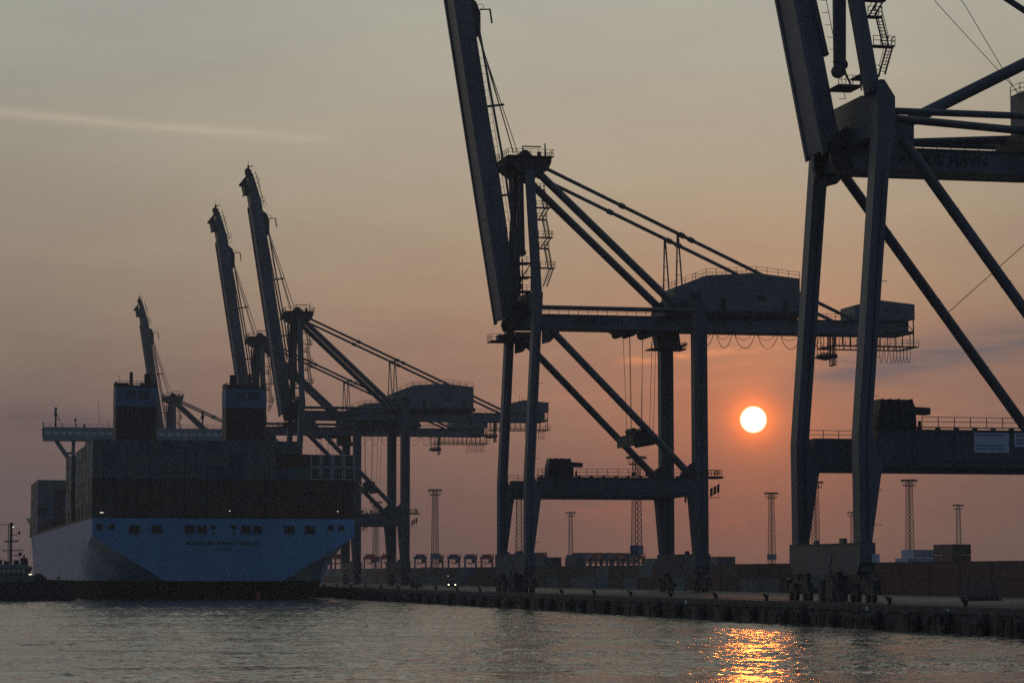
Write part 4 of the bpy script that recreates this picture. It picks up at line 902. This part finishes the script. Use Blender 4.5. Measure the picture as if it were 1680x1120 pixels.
# ---------------------------------------------------------------- sky, sun, air
SUNAZ=math.atan2(1236-840,F); 
_b=560-688.; _y=F*math.cos(PITCH)-_b*math.sin(PITCH); _z=F*math.sin(PITCH)+_b*math.cos(PITCH)
SUNAZ=math.atan2(396,_y); SUNEL=math.atan2(_z,math.hypot(396,_y))
sd=Vector((math.sin(SUNAZ)*math.cos(SUNEL),math.cos(SUNAZ)*math.cos(SUNEL),math.sin(SUNEL)))
W=bpy.data.worlds.new('World'); sc.world=W; W.use_nodes=True; nt=W.node_tree; N=nt.nodes; L=nt.links
for n in list(N): N.remove(n)
out=N.new('ShaderNodeOutputWorld')
def val(x): 
    v=N.new('ShaderNodeValue'); v.outputs[0].default_value=x; return v.outputs[0]
def mth(op,a,b=None,c=None,clamp=False):
    n=N.new('ShaderNodeMath'); n.operation=op; n.use_clamp=clamp
    for i,x in enumerate((a,b,c)):
        if x is None: continue
        if isinstance(x,(int,float)): n.inputs[i].default_value=x
        else: L.new(x,n.inputs[i])
    return n.outputs[0]
def mrange(x,a,b,c=0,d=1,smooth=True):
    n=N.new('ShaderNodeMapRange'); n.interpolation_type='SMOOTHSTEP' if smooth else 'LINEAR'
    L.new(x,n.inputs[0]); n.inputs[1].default_value=a; n.inputs[2].default_value=b; n.inputs[3].default_value=c; n.inputs[4].default_value=d; return n.outputs[0]
def mix(f,a,b,bt='MIX'):
    n=N.new('ShaderNodeMix'); n.data_type='RGBA'; n.blend_type=bt
    if isinstance(f,(int,float)): n.inputs[0].default_value=f
    else: L.new(f,n.inputs[0])
    for i,x in ((6,a),(7,b)):
        if isinstance(x,tuple): n.inputs[i].default_value=(*x,1)
        else: L.new(x,n.inputs[i])
    return n.outputs[2]
tc=N.new('ShaderNodeTexCoord'); nrm=N.new('ShaderNodeVectorMath'); nrm.operation='NORMALIZE'; L.new(tc.outputs['Generated'],nrm.inputs[0])
sx=N.new('ShaderNodeSeparateXYZ'); L.new(nrm.outputs[0],sx.inputs[0]); X,Y_,Z=sx.outputs
el=mth('MULTIPLY',mth('ARCSINE',Z),57.2958); az=mth('MULTIPLY',mth('ARCTAN2',X,Y_),57.2958)
cv=N.new('ShaderNodeCombineXYZ'); L.new(az,cv.inputs[0]); L.new(el,cv.inputs[1])
def noise(sc_x,sc_y,det=4,rough=.55,off=0):
    mp=N.new('ShaderNodeMapping'); mp.inputs['Scale'].default_value=(sc_x,sc_y,1); mp.inputs['Location'].default_value=(off,off*.7,off*.3); L.new(cv.outputs[0],mp.inputs[0])
    n=N.new('ShaderNodeTexNoise'); n.inputs['Scale'].default_value=1; n.inputs['Detail'].default_value=det; n.inputs['Roughness'].default_value=rough; L.new(mp.outputs[0],n.inputs['Vector']); return n.outputs['Fac']
def ramp(stops):   # (elevation in degrees, sRGB)
    t=mth('DIVIDE',mth('ADD',el,2.),42.,clamp=True)
    r=N.new('ShaderNodeValToRGB'); r.color_ramp.interpolation='B_SPLINE'; L.new(t,r.inputs[0]); e=r.color_ramp.elements
    while len(e)<len(stops): e.new(.5)
    for k,(d,c) in enumerate(stops): e[k].position=(d+2)/42.; e[k].color=(*lin(c),1)
    return r.outputs[0]
left=ramp([(-1,(96,80,78)),(.6,(102,86,83)),(2,(110,92,89)),(3.6,(122,102,94)),(5,(137,120,106)),(7,(151,138,119)),(9.3,(155,149,134)),(12,(152,153,143)),(20,(162,166,156)),(40,(100,110,116))])
right=ramp([(-1,(112,84,74)),(.6,(120,90,80)),(2,(134,98,84)),(3.6,(155,117,98)),(5,(162,129,106)),(6.5,(169,145,119)),(8.5,(173,160,137)),(12,(168,167,154)),(20,(176,178,164)),(40,(104,114,118))])
base=mix(mrange(az,-12,1.5),left,right)
far=mix(mrange(az,6.,11.5,0,.55),base,ramp([(-1,(98,80,72)),(.6,(106,86,76)),(2,(118,92,80)),(3.6,(134,104,90)),(5,(140,112,96)),(7,(152,130,108)),(9.3,(160,146,124)),(12,(164,162,146)),(20,(168,170,158)),(40,(102,112,116))]))
# the side of the sky away from the sunset
dt=N.new('ShaderNodeVectorMath'); dt.operation='DOT_PRODUCT'; L.new(nrm.outputs[0],dt.inputs[0]); dt.inputs[1].default_value=sd
cs=dt.outputs['Value']; ang=mth('MULTIPLY',mth('ARCCOSINE',mth('MINIMUM',cs,1.)),57.2958)
away=ramp([(-1,(62,62,72)),(.6,(68,70,80)),(2,(74,78,88)),(3.6,(78,84,95)),(5,(80,87,100)),(7,(80,89,104)),(9.3,(80,90,106)),(12,(79,91,108)),(20,(76,90,108)),(40,(72,86,106))])
sky=mix(mrange(ang,38,105),far,away)
# broad tone variation
nz=noise(.12,.45,5,.6,3.)
sky=mix(1.,sky,mix(mrange(nz,.3,.7,0,1),(1.,.985,1.01),(1.1,1.085,1.08)),'MULTIPLY')
nz2=noise(.35,2.2,6,.62,31.)
sky=mix(mrange(el,9,4),sky,mix(1.,sky,mix(mrange(nz2,.3,.7,0,1),(.97,.95,.98),(1.03,1.04,1.02)),'MULTIPLY'))
# glow about the sun
def gauss(x,s): return mth('EXPONENT',mth('MULTIPLY',mth('POWER',mth('DIVIDE',x,s),2.),-1.))
def expf(x,s): return mth('EXPONENT',mth('MULTIPLY',mth('DIVIDE',x,s),-1.))
def addc(a,f,c):
    n=N.new('ShaderNodeVectorMath'); n.operation='SCALE'; n.inputs[0].default_value=c; L.new(f,n.inputs['Scale'])
    m_=N.new('ShaderNodeVectorMath'); m_.operation='ADD'; L.new(a,m_.inputs[0]); L.new(n.outputs[0],m_.inputs[1]); return m_.outputs[0]
sky=mix(mth('MULTIPLY',expf(ang,2.6),.75),sky,mix(1.,sky,(1.14,.87,.6),'MULTIPLY'))
sky=addc(sky,expf(ang,.2),(4.2,.55,.0))
sky=addc(sky,expf(ang,1.6),(.42,.075,.0))
# thin clouds
def band(az0,el0,az1,el1,wd,fade):
    slope=(el1-el0)/(az1-az0)
    c=mth('ADD',mth('MULTIPLY',mth('SUBTRACT',az,az0),slope),el0)
    g=gauss(mth('SUBTRACT',el,c),wd)
    lo=mrange(az,az0-fade,az0+fade); hi=mrange(az,az1-fade,az1+fade,1,0)
    return mth('MULTIPLY',g,mth('MULTIPLY',lo,hi))
streak=mth('MULTIPLY',band(-14,9.78,-4.0,9.17,.11,1.0),mrange(noise(.7,6.,6,.65,9.),.3,.65,.45,1))
sky=mix(mth('MULTIPLY',streak,.5),sky,lin((196,178,156)))
for (a0,e0,a1,e1,w_,f_,st,c_,o_) in ((2.4,4.5,3.9,4.6,.09,.35,.95,(236,150,100),1.),(3.7,4.62,5.6,4.8,.09,.4,.85,(234,150,104),4.),(4.2,4.33,5.2,4.5,.06,.3,.6,(228,140,104),7.),(6.,4.75,8.,4.9,.08,.6,.5,(226,150,112),2.),(-.2,3.6,3.5,3.95,.07,.8,.35,(205,130,104),8.),(3.2,3.95,8.5,4.35,.07,1.,.4,(222,140,108),5.),(7.6,3.25,11.5,3.5,.09,1.2,.4,(196,130,106),6.),(1.2,1.35,2.9,1.2,.28,.5,.32,(190,100,78),3.),(4.0,1.25,5.2,1.1,.25,.4,.3,(190,100,76),12.)):
    f=mth('MULTIPLY',band(a0,e0,a1,e1,w_,f_),mrange(noise(1.5,7.,5,.62,o_),.38,.62))
    sky=mix(mth('MULTIPLY',f,st),sky,lin(c_))
# grey violet veil at the right and low bars at the left
veil=mth('MULTIPLY',band(6.2,4.1,13,5.2,.42,1.4),mrange(noise(.45,4.5,6,.62,14.),.3,.62,.45,1))
sky=mix(mth('MULTIPLY',veil,.95),sky,lin((116,101,101)))
bar=mth('MULTIPLY',band(-14,3.3,-8,3.15,.25,1.6),mrange(noise(.3,2.5,4,.6,21.),.35,.6,.3,1))
sky=mix(mth('MULTIPLY',bar,.6),sky,lin((98,84,88)))
# sun disc
disc=mrange(ang,.225,.3,1,0)
sky=mix(disc,sky,(3.8,2.9,1.8))
bg=N.new('ShaderNodeBackground'); L.new(sky,bg.inputs[0]); bg.inputs[1].default_value=1.07
# physical sky on top, low sun
ns=N.new('ShaderNodeTexSky'); ns.sky_type='NISHITA'; ns.sun_disc=False; ns.sun_elevation=SUNEL; ns.sun_rotation=SUNAZ; ns.dust_density=3.; ns.air_density=1.5
bg2=N.new('ShaderNodeBackground'); L.new(ns.outputs[0],bg2.inputs[0]); bg2.inputs[1].default_value=.05*NISH
ad=N.new('ShaderNodeAddShader'); L.new(bg.outputs[0],ad.inputs[0]); L.new(bg2.outputs[0],ad.inputs[1]); L.new(ad.outputs[0],out.inputs[0])
sl=bpy.data.lights.new('sun','SUN'); so=bpy.data.objects.new('sun',sl); COL.objects.link(so)
sl.energy=SUNE; sl.angle=R(.53); sl.color=(1,.2,.02); so.rotation_euler=(-sd).to_track_quat('-Z','Y').to_euler()
# haze
hz=MB(); hz.box(-1900,1900,-300,3200,-1,130)
hm_=bpy.data.materials.new('haze_air'); hm_.use_nodes=True; hn=hm_.node_tree; hn.nodes.clear()
ho_=hn.nodes.new('ShaderNodeOutputMaterial'); pv=hn.nodes.new('ShaderNodeVolumePrincipled'); pv.inputs['Density'].default_value=HAZE; pv.inputs['Color'].default_value=(.95,.9,.9,1); pv.inputs['Anisotropy'].default_value=.2
hn.links.new(pv.outputs[0],ho_.inputs['Volume'])
if HAZE>0: tag(hz.build('haze',hm_),kind='stuff')
sc.view_settings.view_transform='Standard'; sc.view_settings.look='None'; sc.view_settings.exposure=0; sc.view_settings.gamma=1
cy=sc.cycles; cy.use_denoising=False; cy.sample_clamp_indirect=6; cy.max_bounces=6; cy.volume_bounces=0; cy.volume_max_steps=64; cy.volume_step_rate=5; cy.use_adaptive_sampling=True
